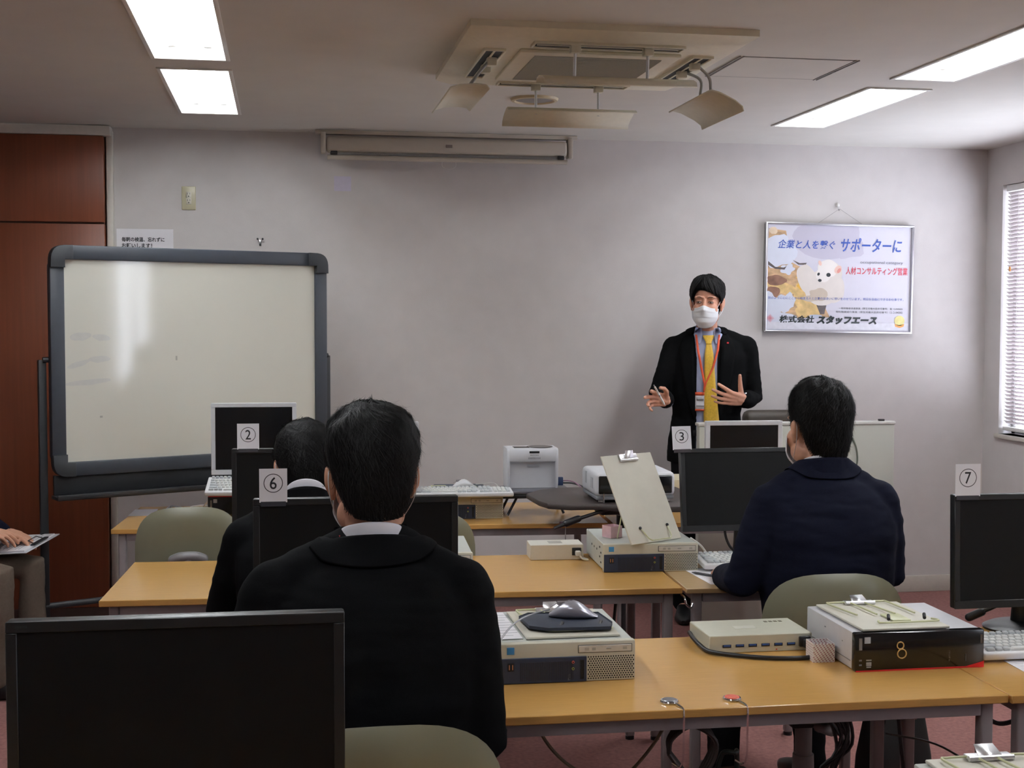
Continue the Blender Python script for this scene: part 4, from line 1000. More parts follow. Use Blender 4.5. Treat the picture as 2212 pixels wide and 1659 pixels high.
m_standb = mat('stand_board', s2l(62, 54, 52), .45, var=.06, scale=30)
t = thing('projector_stand', 'black stand with a curved board and a strut under the low white projector', 'projector stand', (1.40, 5.27, 0))
pl_ = [(-.375, .285), (-.365, .06), (-.345, -.03), (-.26, -.085), (-.15, -.09), (-.06, -.16), (.08, -.20), (.28, -.21), (.33, .0), (.33, .40), (.16, .45), (-.16, .46), (-.30, .40)]
mb = MB(); mb.prism(pl_, .806, .830, None, .006); obj('board', mb, m_standb, t)
mb = MB(); mb.box((.02, .0, .795), (.30, .12, .032), .008); mb.cyl((.0, .02, .68), .028, .24, seg=16); mb.cyl((.0, .02, .742), .042, .05, seg=16); obj('head', mb, m_black, t)
mb = MB(); mb.cyl((.0, .02, .32), .02, .62, seg=14); mb.cyl((.0, .02, .10), .03, .12, seg=14); obj('column', mb, m_black, t)
for k in range(3):
    a = k * 2.094 + 1.0; mb = MB(); mb.tube([(.0, .02, .30), (.26 * math.cos(a), .02 + .26 * math.sin(a), .012)], .010, 8); obj('leg', mb, m_black, t)
mb = MB(); mb.tube([(-.08, -.07, .812), (-.24, -.07, .765)], .0075, 8); s_ = obj('strut', mb, m_black, t)
mb = MB(); mb.tube([(-.225, -.07, .770), (-.275, -.07, .752)], .014, 10, round_caps=True); mb.tube([(-.27, -.07, .754), (-.325, -.07, .733)], [.010, .006], 8); obj('rubber_foot', mb, m_black, s_)
mb = MB(); mb.tube([(-.12, -.07, .832), (-.12, -.075, .87)], .0035, 8); obj('stop_pin', mb, m_chrome, t)
t = thing('projector_stand', 'thin black riser under the upright white projector', 'projector stand', (1.082, 5.80, .70), -.04)
mb = MB(); mb.box((.04, .06, .1055), (.30, .22, .012), .003); obj('board', mb, mat('tray_grey', s2l(96, 96, 104), .35, metal=.3), t)
mb = MB(); mb.box((-.06, -.02, .089), (.17, .05, .02), .006); obj('clamp', mb, m_black, t)
for (x0, y0, x1, y1) in ((-.05, -.02, -.10, -.03), (.12, .02, .16, .0), (.12, .14, .16, .16), (-.06, .14, -.10, .16)):
    mb = MB(); mb.tube([(x0, y0, .095), (x1, y1, .004)], .006, 8); obj('leg', mb, m_black, t)
t = thing('projector', 'low white projector with a wide dark front on the black stand', 'projector', (1.245, 5.20, .8325), -.03)
W, Dp, Hh = .335, .29, .10
mb = MB(); mb.box((W / 2, Dp / 2, Hh / 2 + .022), (W, Dp, Hh), .020, 4); obj('body', mb, m_projw, t)
mb = MB(); mb.box((W / 2, .0025, Hh / 2 + .022), (W - .028, .012, Hh - .026), .010, 3); fr = obj('front_window', mb, m_gloss_black, t)
mb = MB(); mb.cyl((W * .52, -.004, Hh * .55 + .02), .026, .006, 'y', 24); obj('lens', mb, mat('lens_glass', (.02, .018, .014), .06, coat=.5), fr)
mb = MB(); mb.box((-.0005, .07, Hh * .55 + .02), (.003, .05, .045), .002); mb.box((-.0005, .19, Hh * .65 + .02), (.003, .03, .05), .002); obj('side_grille', mb, mat('grille_mid', s2l(186, 188, 194), .5), t)
mb = MB(); mb.box((W / 2, Dp / 2, .018), (W - .01, Dp - .01, .016), .004); obj('chassis', mb, mat('chassis_grey', s2l(120, 122, 128), .45), t)
for sx in (.03, W - .03):
    for sy in (.03, Dp - .03):
        mb = MB(); mb.cyl((sx, sy, .0055), .012, .011, seg=14); obj('foot', mb, m_white, t)
t = thing('cable_plug', 'blue video plug with thin leads between the two projectors', 'cable', (1.235, 5.86, .8195))
mb = MB(); mb.box((0, 0, .022), (.032, .02, .038), .003); obj('connector', mb, mat('plug_blue', s2l(40, 58, 92), .4), t)
mb = MB(); mb.tube(cr([(.016, 0, .024), (.04, -.02, .026), (.06, -.06, .022), (.075, -.12, .006)], 5), .003, 6); obj('lead', mb, mat('lead_mauve', s2l(156, 120, 140), .5), t)
mb = MB(); mb.tube(cr([(.016, 0, .014), (.05, -.03, .016), (.075, -.08, .012), (.085, -.13, .008)], 5), .004, 6); obj('lead', mb, m_black, t)
t = thing('desk_hook', 'tiny pink and silver round hook at the front of the back row desk', 'bag hook', (1.185, 5.535, TOP))
mb = MB(); mb.lathe([(0, 0), (.018, 0), (.018, .006), (0, .008)], seg=20); obj('disc', mb, mat('pink_metal', s2l(206, 176, 190), .25, metal=.5), t)
mb = MB(); mb.tube([(.0, -.012, .003), (0, -.035, .002), (0, -.04, -.012), (0, -.04, -.12)], .002, 6); obj('wire', mb, m_chrome, t)
# things behind the leaning holder on the second back-row desk
t = thing('storage_box', 'small cream and grey box peeping out between the projector and the card 3 monitor', 'box', (1.80, 5.95, TOP), A1)
mb = MB(); mb.box((0, 0, .045), (.19, .22, .09), .004); obj('base', mb, mat('box_grey', s2l(112, 108, 112), .5), t)
mb = MB(); mb.box((0, 0, .115), (.20, .23, .05), .004); obj('lid', mb, mat('box_cream', s2l(214, 206, 178), .5), t)
# bundled cable on the back row desk
mb = MB()
for k in range(4):
    o = .006 * k
    mb.tube(cr([(-.50 + o, 6.10, .706), (-.53 + o, 6.13 + o, .714 + o * .5), (-.50, 6.17 + o, .722), (-.44, 6.14, .710 + o * .4), (-.38, 6.16 + o, .724), (-.35 + o, 6.20, .715), (-.40, 6.13 - o, .712 + o), (-.46, 6.12, .708), (-.50 + o, 6.10, .706)], 5), .0028, 6)
tag(obj('cable_bundle', mb, mat('cable_white', s2l(206, 206, 210), .5)), 'bundled white cable lying on the back row desk behind the empty chair', 'cable')
mb = MB(); mb.tube(cr([(-.385, 6.05, .706), (-.35, 6.0, .75), (-.315, 5.90, .80), (-.30, 5.86, .835)], 5), .0028, 6); mb.tube(cr([(-.36, 6.06, .706), (-.33, 6.03, .73), (-.30, 5.98, .78)], 5), .0028, 6)
tag(obj('white_lead', mb, MATS['cable_white']), 'white cord hanging from the tilted keyboard beside the whiteboard', 'cable')
# monitor leads
mb = MB(); mb.tube(cr([(1.585, 4.60, .85), (1.59, 4.585, .78), (1.62, 4.575, .735), (1.70, 4.575, .722), (1.78, 4.57, .74)], 6), .005, 8); tag(obj('monitor_cable', mb, m_black), 'black cable drooping under the monitor with card 3', 'cable')
mb = MB(); mb.tube(cr([(2.045, 3.43, .79), (2.0, 3.46, .755), (1.965, 3.48, .735)], 5), .006, 8); mb.tube([(1.975, 3.475, .74), (1.945, 3.49, .722)], .012, 10, round_caps=True); tag(obj('monitor_cable', mb, m_black), 'black cable with a thick plug under the monitor with card 7', 'cable')
mb = MB(); mb.tube(cr([(1.49, 4.70, .765), (1.515, 4.66, .745), (1.53, 4.64, .722)], 4), .004, 6); tag(obj('stylus', mb, m_white), 'small white stick behind the beige computer on the second row', 'stick')
# ------------------------------------------------------------------ people
def skin_mat(n, c): return mat(n, s2l(*c), .5, spec=.4, var=.05, scale=50)
m_skin = skin_mat('skin', (206, 152, 128)); m_skin_d = skin_mat('skin_tan', (196, 146, 120))
m_hair = mat('hair_black', (.0075, .0070, .0072), .62, spec=.15, var=.3, scale=120)
m_suit = mat('suit_black', (.0042, .0043, .0050), .9, spec=.06, var=.15, scale=200, bump=.15, bscale=700)
m_suit2 = mat('suit_presenter', (.0048, .0050, .0056), .9, spec=.06, var=.15, scale=200, bump=.15, bscale=700)
m_navyj = mat('jacket_navy', s2l(18, 20, 34), .9, spec=.08, var=.12, scale=200, bump=.2, bscale=700)
m_shirt = mat('shirt_white', s2l(232, 232, 240), .7, var=.02)
m_mask = mat('mask_white', s2l(232, 234, 238), .75, var=.02)
m_shoe = mat('shoe_black', (.008, .008, .009), .35)
m_trd = mat('trousers_dark', (.0055, .0055, .0065), .9, spec=.08, bump=.15, bscale=600)

UP = Vector((0, 0, 1))
def bake(mb, voxel, it=3, fac=.5):
    me = mb.mesh('tmp', 0); o = bpy.data.objects.new('tmp', me); COL.objects.link(o)
    r = o.modifiers.new('r', 'REMESH'); r.mode = 'VOXEL'; r.voxel_size = voxel
    if it: s = o.modifiers.new('s', 'SMOOTH'); s.iterations = it; s.factor = fac
    dg = bpy.context.evaluated_depsgraph_get(); out = bpy.data.meshes.new_from_object(o.evaluated_get(dg))
    bpy.data.objects.remove(o); bpy.data.meshes.remove(me)
    out.polygons.foreach_set('use_smooth', [True] * len(out.polygons)); return out
def coords(me):
    a = np.empty(len(me.vertices) * 3, np.float32); me.vertices.foreach_get('co', a); return a.reshape(-1, 3).astype(float)
def setc(me, a): me.vertices.foreach_set('co', a.astype(np.float32).ravel()); me.update()
def vol(mb, pts, rad, seg=14): mb.tube(pts, rad, seg, round_caps=True)
V = Vector
def hand(mb, wrist, fwd, nrm, thumb, curl=(.3, .35, .4, .45), spread=(.18, .05, -.08, -.22), tcurl=.25, tout=.8, k=1.0):
    wrist, fwd, thumb = V(wrist), V(fwd).normalized(), V(thumb)
    thumb = (thumb - fwd * thumb.dot(fwd)).normalized(); nrm = V(nrm); nrm = (nrm - fwd * nrm.dot(fwd) - thumb * nrm.dot(thumb)).normalized()
    offs = (.029, .0098, -.0095, -.027); kn = (.090, .094, .089, .080)
    L = ((.043, .026, .021), (.047, .030, .022), (.043, .028, .021), (.034, .021, .018)); R = (.0086, .0082, .0075, .0064)
    tips = []
    for i in range(4):
        a = wrist + thumb * offs[i] * .55 * k + fwd * .008 * k; b = wrist + thumb * offs[i] * k + fwd * kn[i] * k
        vol(mb, [a, a.lerp(b, .5) - nrm * .002, b], [.0155 * k, .0135 * k, .0108 * k], 10)
        d = (fwd + thumb * math.tan(spread[i])).normalized(); ax = d.cross(nrm).normalized(); p = b; pts = [p]
        for j in range(3):
            d = Quaternion(ax, curl[i] * (.55, 1.0, .8)[j]) @ d; p = p + d * L[i][j] * k; pts.append(p)
        r = .0102 * k * R[i] / .0086
        vol(mb, pts, [r * 1.08, r * 1.0, r * .92, r * .76], 10); tips.append(pts[-1])
    vol(mb, [wrist - fwd * .01, wrist + fwd * .04 * k + nrm * .001], [.020 * k, .019 * k], 12)
    a = wrist + fwd * .022 * k + thumb * .020 * k + nrm * .006
    d = (fwd * (1 - tout * .55) + thumb * tout + nrm * .22).normalized(); ax = d.cross(fwd)
    ax = ax.normalized() if ax.length > 1e-4 else nrm; p = a; pts = [wrist + fwd * .005 + thumb * .01, a]
    for j, l in enumerate((.044, .033, .027)):
        p = p + d * l * k; pts.append(p); d = Quaternion(ax, tcurl) @ d
    vol(mb, pts, [.016 * k, .0155 * k, .0120 * k, .0102 * k, .0082 * k], 10); tips.append(pts[-1]); return tips

def head_T(c, fwd_yaw, pitch=0.0, roll=0.0, s=1.0):
    """head frame: face towards -y turned by yaw, then nodding by pitch (+ = chin down)"""
    return Matrix.Translation(c) @ Matrix.Rotation(fwd_yaw, 4, 'Z') @ Matrix.Rotation(pitch, 4, 'X') @ Matrix.Rotation(roll, 4, 'Y') @ Matrix.Scale(s, 4)
def head_vol(mb, T, detail=True):
    E = lambda c, r: mb.ell((0, 0, 0), r, 20, 12, M=None) if False else mb._merge(ell_bm(c, r), T)
    E((0, .018, .036), (.074, .094, .086)); E((0, -.030, -.030), (.062, .066, .082)); E((0, -.058, -.086), (.040, .036, .030))
    for s in (-1, 1):
        E((s * .036, -.060, -.034), (.030, .032, .034)); E((s * .045, -.02, -.07), (.022, .05, .03)); E((s * .031, -.078, .030), (.026, .016, .009))
        E((s * .031, -.0775, .006), (.017, .014, .011))
        E((s * .078, .006, -.006), (.010, .019, .031)); E((s * .087, .013, .004), (.006, .015, .025)); E((s * .076, -.002, -.032), (.007, .010, .011))
    pts = [T @ V(p) for p in ((0, -.088, .018), (0, -.100, -.004), (0, -.113, -.024), (0, -.112, -.030))]; vol(mb, pts, [.008, .0095, .0125, .010], 12)
    for s in (-1, 1): E((s * .012, -.098, -.030), (.008, .010, .008))
    E((0, -.092, -.054), (.024, .010, .006)); E((0, -.090, -.064), (.020, .010, .007))
def ell_bm(c, r, seg=18, rings=12):
    b = MB(); b.ell(c, r, seg, rings); return b.bm
def eyes_hair(T, root, iris_dir=0.0):
    m_eye = mat('eye_white', s2l(176, 160, 150), .4); m_iris = mat('iris_dark', (.01, .008, .007), .15)
    for s in (-1, 1):
        b = MB(); b._merge(ell_bm((s * .031, -.0845, .0035), (.0120, .0085, .0036)), T); e = obj('eye', b, m_eye, root)
        b = MB(); b._merge(ell_bm((s * .031 + iris_dir, -.0905, .0035), (.0048, .0035, .0036)), T); obj('iris', b, m_iris, e)
        b = MB(); b.tube([T @ V(p) for p in ((s * .016, -.0905, .005), (s * .024, -.0945, .0095), (s * .033, -.0945, .0098), (s * .045, -.087, .006))], [.0012, .0018, .0018, .001], 6); obj('eyelid', b, mat('lash', (.02, .014, .012), .6), e)
        b = MB(); b.tube([T @ V(p) for p in ((s * .014, -.0945, .0275), (s * .026, -.0970, .0325), (s * .038, -.0925, .032), (s * .050, -.080, .026))], [.0014, .0022, .0019, .0009], 6); obj('eyebrow', b, mat('brow', (.045, .030, .024), .8), root)

def hair(root, T, emin, th=.016, N=5000, ln=(.03, .05), lift=.006, swirl=.25, seed=1, m=None, rx=.079, ry=.099, messy=.4, wid=.0011, top=1.0, thf=None, locks=()):
    rng = random.Random(seed)
    def surf(ph, e, t):
        if e >= 0:
            a = e * PI / 2; f = math.cos(a) ** .94; z = .034 + (.093 + t) * math.sin(a) * top
        else:
            f = 1 - .26 * (-e) ** 1.3; z = .034 + e * .125
        x = (rx + t) * f * math.sin(ph); y = .018 - (ry + t) * f * math.cos(ph) + (.012 * (-e) if e < 0 else 0)
        return V((x, y, z))
    def thick(ph, e):
        n = noise.noise(V((math.sin(ph) * 2.2 + seed, math.cos(ph) * 2.2, e * 2.5))) * .35 + noise.noise(V((math.sin(ph) * 7 + seed, math.cos(ph) * 7, e * 8))) * .22
        edge = min(1.0, max(0.0, (e - emin(ph)) / .35)); b = .30 + .70 * edge ** .7
        return th * b * (1 + n) * (thf(ph, e) if thf else 1)
    NP, NE = 72, 30; vs = []; fs = []
    for i in range(NE + 1):
        for k in range(NP):
            ph = 2 * PI * k / NP - PI; e0 = emin(ph) + .02 * math.sin(k * 2.3 + seed); e = e0 + (.995 - e0) * i / NE
            vs.append(tuple(surf(ph, e, thick(ph, e))))
    b0 = len(vs)
    for i in range(NE + 1):
        for k in range(NP):
            ph = 2 * PI * k / NP - PI; e0 = emin(ph); e = e0 + (.995 - e0) * i / NE; vs.append(tuple(surf(ph, e, -.012)))
    for i in range(NE):
        for k in range(NP):
            k2 = (k + 1) % NP; fs.append((i * NP + k, i * NP + k2, (i + 1) * NP + k2, (i + 1) * NP + k))
            fs.append((b0 + (i + 1) * NP + k, b0 + (i + 1) * NP + k2, b0 + i * NP + k2, b0 + i * NP + k))
    for k in range(NP):
        k2 = (k + 1) % NP; fs.append((k2, k, b0 + k, b0 + k2))
    fs.append(tuple(NE * NP + k for k in range(NP)))
    b = MB(); b.raw(vs, fs, T)
    for (p0, e0, p1, e1, r) in locks:                  # combed strands
        pts = []
        for q in range(7):
            u = q / 6; ph = p0 + (p1 - p0) * u ** 1.3; e = e0 + (e1 - e0) * u
            pts.append(T @ surf(ph, e, max(.006, thick(ph, max(e, emin(ph) + .12))) + .0015 + .002 * math.sin(PI * u)))
        b.tube(pts, [r * f for f in (.3, .8, 1, 1, .85, .55, .12)], 6)
    n0 = len(b.bm.verts)
    sv, sf = [], []
    for q in range(N):
        ph = rng.uniform(-PI, PI); em = emin(ph)
        e = 1 - (1 - em) * rng.random() ** .55
        e = min(e, .985); L = rng.uniform(*ln); g = .10 + .02 * rng.random()
        sw = swirl * (1 + rng.gauss(0, messy)); dirn = 1 if rng.random() > messy * .12 else -1
        lf = lift * rng.random() ** 2.2 * (1.0 if rng.random() > .1 else 1.8); pts = []
        for j in range(4):
            u = j / 3; ee = e - dirn * L * u / (.15 if e > 0 else .125) ; pp = ph + sw * u * L / .05 / max(.25, math.cos(max(0, min(e, .93)) * PI / 2))
            ee = max(ee, (em if abs(pp - ph) < .2 else emin((pp + PI) % (2 * PI) - PI)) - .08); ee = min(ee, .985)
            pts.append(surf(pp, ee, thick(pp, max(ee, emin((pp + PI) % (2 * PI) - PI))) + .0006 + lf * u * u))
        w = wid * rng.uniform(.6, 1.3)
        nrm_ = (pts[0] - V((0, .018, .034))).normalized(); sd = (pts[3] - pts[0]).cross(nrm_)
        if sd.length < 1e-6: continue
        sd = sd.normalized() * w; i0 = len(sv)
        for j in range(3): sv += [tuple(T @ (pts[j] - sd * (1 - j * .25))), tuple(T @ (pts[j] + sd * (1 - j * .25)))]
        sv.append(tuple(T @ pts[3]))
        sf += [(i0, i0 + 1, i0 + 3, i0 + 2), (i0 + 2, i0 + 3, i0 + 5, i0 + 4), (i0 + 4, i0 + 5, i0 + 6)]
    me = b.mesh('hair', 180)
    b2 = bmesh.new(); b2.from_mesh(me); vv = [b2.verts.new(v) for v in sv]
    for f in sf: b2.faces.new([vv[i] for i in f])
    for f in b2.faces: f.smooth = True
    b2.to_mesh(me); b2.free()
    return obj('hair', me, m or m_hair, root)
def lerp_table(tab):
    def f(ph):
        a = abs(math.degrees(ph))
        for (a0, v0), (a1, v1) in zip(tab, tab[1:]):
            if a <= a1: return v0 + (v1 - v0) * (a - a0) / (a1 - a0)
        return tab[-1][1]
    return f
em_short = lerp_table([(0, .32), (45, .30), (60, .12), (72, -.30), (80, -.20), (88, .02), (102, .02), (112, -.45), (125, -.78), (150, -.93), (180, -.95)])

em_nape = lerp_table([(0, .32), (45, .30), (60, .12), (72, -.30), (80, -.20), (88, .02), (102, .02), (112, -.40), (125, -.62), (140, -.74), (180, -.78)])

def side_thin(ph, e):
    k = min(1.0, max(0.0, (e + .1) / .55)); k = k * k * (3 - 2 * k); return .45 + .85 * k - .25 * max(0, e - .6)
def torso(mb, rings, S, F, k=1.0, seg=30, n=2.4):
    """rings: (x, y, z, half width, half depth)"""
    mb.loft([((x, y, z), S * (w * k), F * (d * k)) for x, y, z, w, d in rings], seg, n)
def wrinkle(me, amp, sc=14, zs=1.0, seed=0):
    a = coords(me); nn = np.empty(len(me.vertices) * 3, np.float32); me.vertices.foreach_get('normal', nn); nn = nn.reshape(-1, 3)
    d = np.array([noise.noise(V((p[0] * sc * .5 + seed, p[1] * sc * .5, p[2] * sc * zs))) + .5 * noise.noise(V((p[0] * sc * 1.3, p[1] * sc * 1.3 + seed, p[2] * sc * 2.6 * zs))) for p in a])
    setc(me, a + nn * (d * amp)[:, None])
def open_front(me, S, F, base, hw, z0, z1):
    """cut the front opening of a jacket"""
    bm = bmesh.new(); bm.from_mesh(me); bm.normal_update(); kill = []
    for f in bm.faces:
        c = f.calc_center_median(); r = c - base; s = r.dot(S); q = r.dot(F)
        if z0 < c.z < z1 and q > .02 and abs(s) < hw(c.z): kill.append(f)
    bmesh.ops.delete(bm, geom=kill, context='FACES')
    for v in bm.verts:                                 # even, straight edges
        if v.is_boundary and z0 + .02 < v.co.z < z1 - .02:
            sg = (v.co - base).dot(S); v.co += S * (math.copysign(hw(v.co.z), sg) - sg)
    bm.to_mesh(me); bm.free()
def band(mb, rings):
    """open strip from rows of points (collar, cuff)"""
    n = len(rings[0]); v = [p for r in rings for p in r]
    mb.raw([tuple(p) for p in v], [(i * n + k, i * n + k + 1, (i + 1) * n + k + 1, (i + 1) * n + k) for i in range(len(rings) - 1) for k in range(n - 1)])
def collar(root, name, c, S, F, r0, r1, z0, z1, m, th=.004, tilt=.0, gap=.5, seg=28, drop=.0, out=0.0, label=None):
    """collar band around the neck, open at the front; c = (x,y), heights z0 (lower) to z1 (upper)"""
    R = []
    for (r, z, o) in ((r0, z0, out), ((r0 + r1) / 2 + .001, (z0 + z1) / 2, out * .4), (r1, z1, 0)):
        row = []
        for k in range(seg + 1):
            a = gap + (2 * PI - 2 * gap) * k / seg     # 0 = front
            fr = math.cos(a)
            row.append(V((c[0], c[1], z)) + S * ((r + o) * math.sin(a)) + F * ((r * .92 + o) * math.cos(a)) + V((0, 0, -tilt * fr - drop * abs(math.sin(a)) * (1 if z == z0 else .4))))
        R.append(row)
    b = MB(); band(b, R); o = obj(name, b, m, root, label); s = o.modifiers.new('t', 'SOLIDIFY'); s.thickness = th; s.offset = 0
    sb = o.modifiers.new('s', 'SUBSURF'); sb.levels = 1; sb.render_levels = 1; return o
def fold_collar(root, bvh, nb, S, F, r1, z1, tilt, m, drop=.045, flare=.042, gap=.7, seg=30):
    """turned-down jacket collar whose lower edge lies on the jacket"""
    R = [[], [], [], []]
    for k in range(seg + 1):
        a = gap + (2 * PI - 2 * gap) * k / seg; dr = S * math.sin(a) + F * (math.cos(a) * .92); tz = -tilt * math.cos(a)
        pt = V((nb.x, nb.y, z1 + tz)) + dr * r1; R[0].append(pt - UP * .004); R[1].append(pt + dr * .005)
        for row, q, off in ((2, .5, .007), (3, 1.0, .004)):
            g = V((nb.x, nb.y, z1 + tz * (1 - q * .5) - drop * q)) + dr * (r1 + flare * q)
            co, no, _i, _d = bvh.find_nearest(g)
            if no.dot(dr) < 0 and no.z < 0: no = -no
            R[row].append(co + no * off)
    b = MB(); band(b, R); o = obj('jacket_collar', b, m, root); q = o.modifiers.new('t', 'SOLIDIFY'); q.thickness = .003; q.offset = 1
    q = o.modifiers.new('s', 'SUBSURF'); q.levels = q.render_levels = 1; return o
def rel(me, loc):
    me.transform(Matrix.Translation(-V(loc))); return me
def finish(root, loc):
    """children were built in room coordinates: hang them on the person's base point"""
    L = Matrix.Translation(-V(loc))
    seen = set()
    def go(o):
        for ch in o.children:
            if ch.type == 'MESH' and ch.data.name not in seen: seen.add(ch.data.name); ch.data.transform(L)
            go(ch)
    go(root); root.location = loc
def shoe(root, heel, toe, name='shoe'):
    h, t_ = V(heel), V(toe); b = MB()
    d = (t_ - h).normalized(); s = d.cross(V((0, 0, 1)))
    b.loft([(h + V((0, 0, .032)) - d * .03, s * .018, V((0, 0, .030))), (h + V((0, 0, .042)), s * .034, V((0, 0, .042))), (h.lerp(t_, .45) + V((0, 0, .040)), s * .038, V((0, 0, .038))), (h.lerp(t_, .8) + V((0, 0, .028)), s * .046, V((0, 0, .027))), (t_ + V((0, 0, .022)), s * .030, V((0, 0, .020))), (t_ + d * .02 + V((0, 0, .018)), s * .010, V((0, 0, .010)))], 20, 2.6)
    return obj(name, b, m_shoe, root)

def mask_rows(T, wid=.0665):
    """pleated face mask narrowing towards the chin"""
    R = []; n = 30
    for i in range(n + 1):
        v = i / n; row = []
        half = wid * (1 - .42 * max(0, v - .45) ** 1.6 / .55 ** 1.6)          # narrows towards the chin
        front = .111 + .006 * math.sin(PI * min(1, v * 1.1)) - .020 * max(0, v - .7) / .3
        for k in range(29):
            u = (k / 28 - .5) * 2; a = u * 1.15
            nose = .017 * math.exp(-(u / .20) ** 2) * math.exp(-((v - .14) / .20) ** 2)
            pl = .0028 * ((v * 3.6 + .2) % 1.0) * max(0, 1 - u * u) * (.12 < v < .85)
            z = -.024 - v * .104 + .013 * math.exp(-(u / .28) ** 2) * (1 - v) ** 2 + .012 * u * u * v - .004 * u * u * (1 - v)
            y = -front * math.cos(a) ** .7 - nose - pl + .006 * u * u
            row.append(T @ V((half * math.sin(a) / math.sin(1.15), y, z)))
        R.append(row)
    return R

def seated(label, spec):
    """a person seated facing +y, seen from behind"""
    root = thing('person', label, 'person', (0, 0, 0))
    cx, yaw = spec['cx'], spec['yaw']
    S = V((math.cos(yaw), math.sin(yaw), 0)); F = V((-math.sin(yaw), math.cos(yaw), 0))
    rings = spec['rings']; T = spec['T']; sl = spec['arms']; jm = spec['jacket']; seed = spec['seed']
    nb = V(spec['neck'])
    # body: one continuous skin surface under the clothes
    b = MB(); head_vol(b, T); vol(b, [T @ V((0, .022, -.05)), T @ V((0, .030, -.10)), nb, nb - UP * .08], [.055, .054, .060, .07], 18)
    torso(b, rings, S, F, .86)
    for s, (sh, el, wr, fwd, nrm, th) in sl.items():
        vol(b, [nb - UP * .03, V(sh), V(sh).lerp(V(el), .5), V(el), V(el).lerp(V(wr), .5), V(wr)], [.05, .046, .040, .035, .032, .024]); hand(b, V(wr), fwd, nrm, th)
    hips, knees, ank = spec['hips'], spec['knees'], spec['ankles']
    for h, k_, a in zip(hips, knees, ank):
        vol(b, [h, V(h).lerp(V(k_), .5), k_, V(k_).lerp(V(a), .4), a], [.075, .066, .050, .045, .034]); vol(b, [V(a), V(a) + F * .10 - UP * .04], [.034, .028])
    body = obj('body', bake(b, .0046, 2, .4), m_skin_d, root)
    # jacket
    b = MB(); torso(b, rings, S, F, 1.0)
    for s, (sh, el, wr, *_r) in sl.items():
        sh, el, wr = V(sh), V(el), V(wr); nk = nb - UP * .012 + S * (.045 * (1 if s == 'r' else -1))
        vol(b, [nk, nk.lerp(sh, .5) + UP * spec.get('trap', .0), sh], [.050, .056, .060]); vol(b, [sh, sh.lerp(el, .5), el, el.lerp(wr, .5), wr], [.068, .064, .056, .050, .042], 18)
    j = bake(b, .0085, 6); wrinkle(j, spec.get('wr', .004), 15, 1.6, seed)
    open_front(j, S, F, nb, lambda z: .012 + max(0, (z - nb.z + .34)) * .16, nb.z - .34, nb.z + .2)
    jbvh = BVHTree.FromPolygons([v.co[:] for v in j.vertices], [q.vertices[:] for q in j.polygons])
    jo = obj('jacket', j, jm, root); sm = jo.modifiers.new('t', 'SOLIDIFY'); sm.thickness = .005; sm.offset = -1
    sb = jo.modifiers.new('s', 'SUBSURF'); sb.levels = 1; sb.render_levels = 1
    b = MB(); torso(b, rings, S, F, .93); vol(b, [nb - UP * .10, nb - UP * .01], [.075, .058]); obj('shirt', bake(b, .008, 4), m_shirt, root)
    cb = spec['collar']
    fold_collar(root, jbvh, nb, S, F, cb['r1'], cb['z1'], cb['tilt'], jm)
    if spec.get('shirt', True): collar(root, 'shirt_collar', (nb.x, nb.y + .002), S, F, cb['r1'] - .006, cb['r1'] - .010, cb['z1'] - .03, cb['z1'] + spec.get('shirt_h', .020), m_shirt, .003, cb['tilt'] + .004, .5)
    b = MB()
    for h, k_, a in zip(hips, knees, ank):
        vol(b, [h, V(h).lerp(V(k_), .5), k_, V(k_).lerp(V(a), .5), V(a) + UP * .02], [.095, .084, .066, .058, .052])
    vol(b, [hips[0], hips[1]], [.105, .105]); tr = bake(b, .009, 5); wrinkle(tr, .003, 18, 1, seed); obj('trousers', tr, spec.get('trousers', m_trd), root)
    for a in ank: shoe(root, V((a[0], a[1], 0)), V((a[0], a[1], 0)) + F * .20)
    hair(root, T, spec.get('emin', em_short), **spec['hair'])
    # mask with its ear loops
    b = MB(); R = mask_rows(T, .0725)
    band(b, R); mk = obj('face_mask', b, m_mask, root); mk.modifiers.new('t', 'SOLIDIFY').thickness = .0015
    for s in (-1, 1):
        b = MB(); b.tube(cr([T @ V(p) for p in ((s * .060, -.040, -.022), (s * .076, -.012, .016), (s * .084, .022, .018), (s * .086, .030, -.006), (s * .079, .012, -.045), (s * .058, -.045, -.095))], 5), .0009, 6); obj('ear_loop', b, m_mask, mk)
    eyes_hair(T, root)
    for sg in ((-1, 1) if spec.get('lanyard') else ()):
        b = MB(); R = []
        for (dz, o) in ((-.004, 0), (-.010, .001)):
            R.append([V((nb.x, nb.y, cb['z1'] + .006 + dz)) + S * ((cb['r1'] + .002 + o) * math.sin(a)) + F * ((cb['r1'] * .93 + .002 + o) * math.cos(a)) + UP * (-(cb['tilt'] + .004) * math.cos(a)) for a in [sg * (.5 + k * 1.55 / 12) for k in range(13)]])
        band(b, R); l = obj('lanyard', b, m_red, root); l.modifiers.new('t', 'SOLIDIFY').thickness = .001
    finish(root, (cx, spec['rings'][0][1], 0.0)); return root

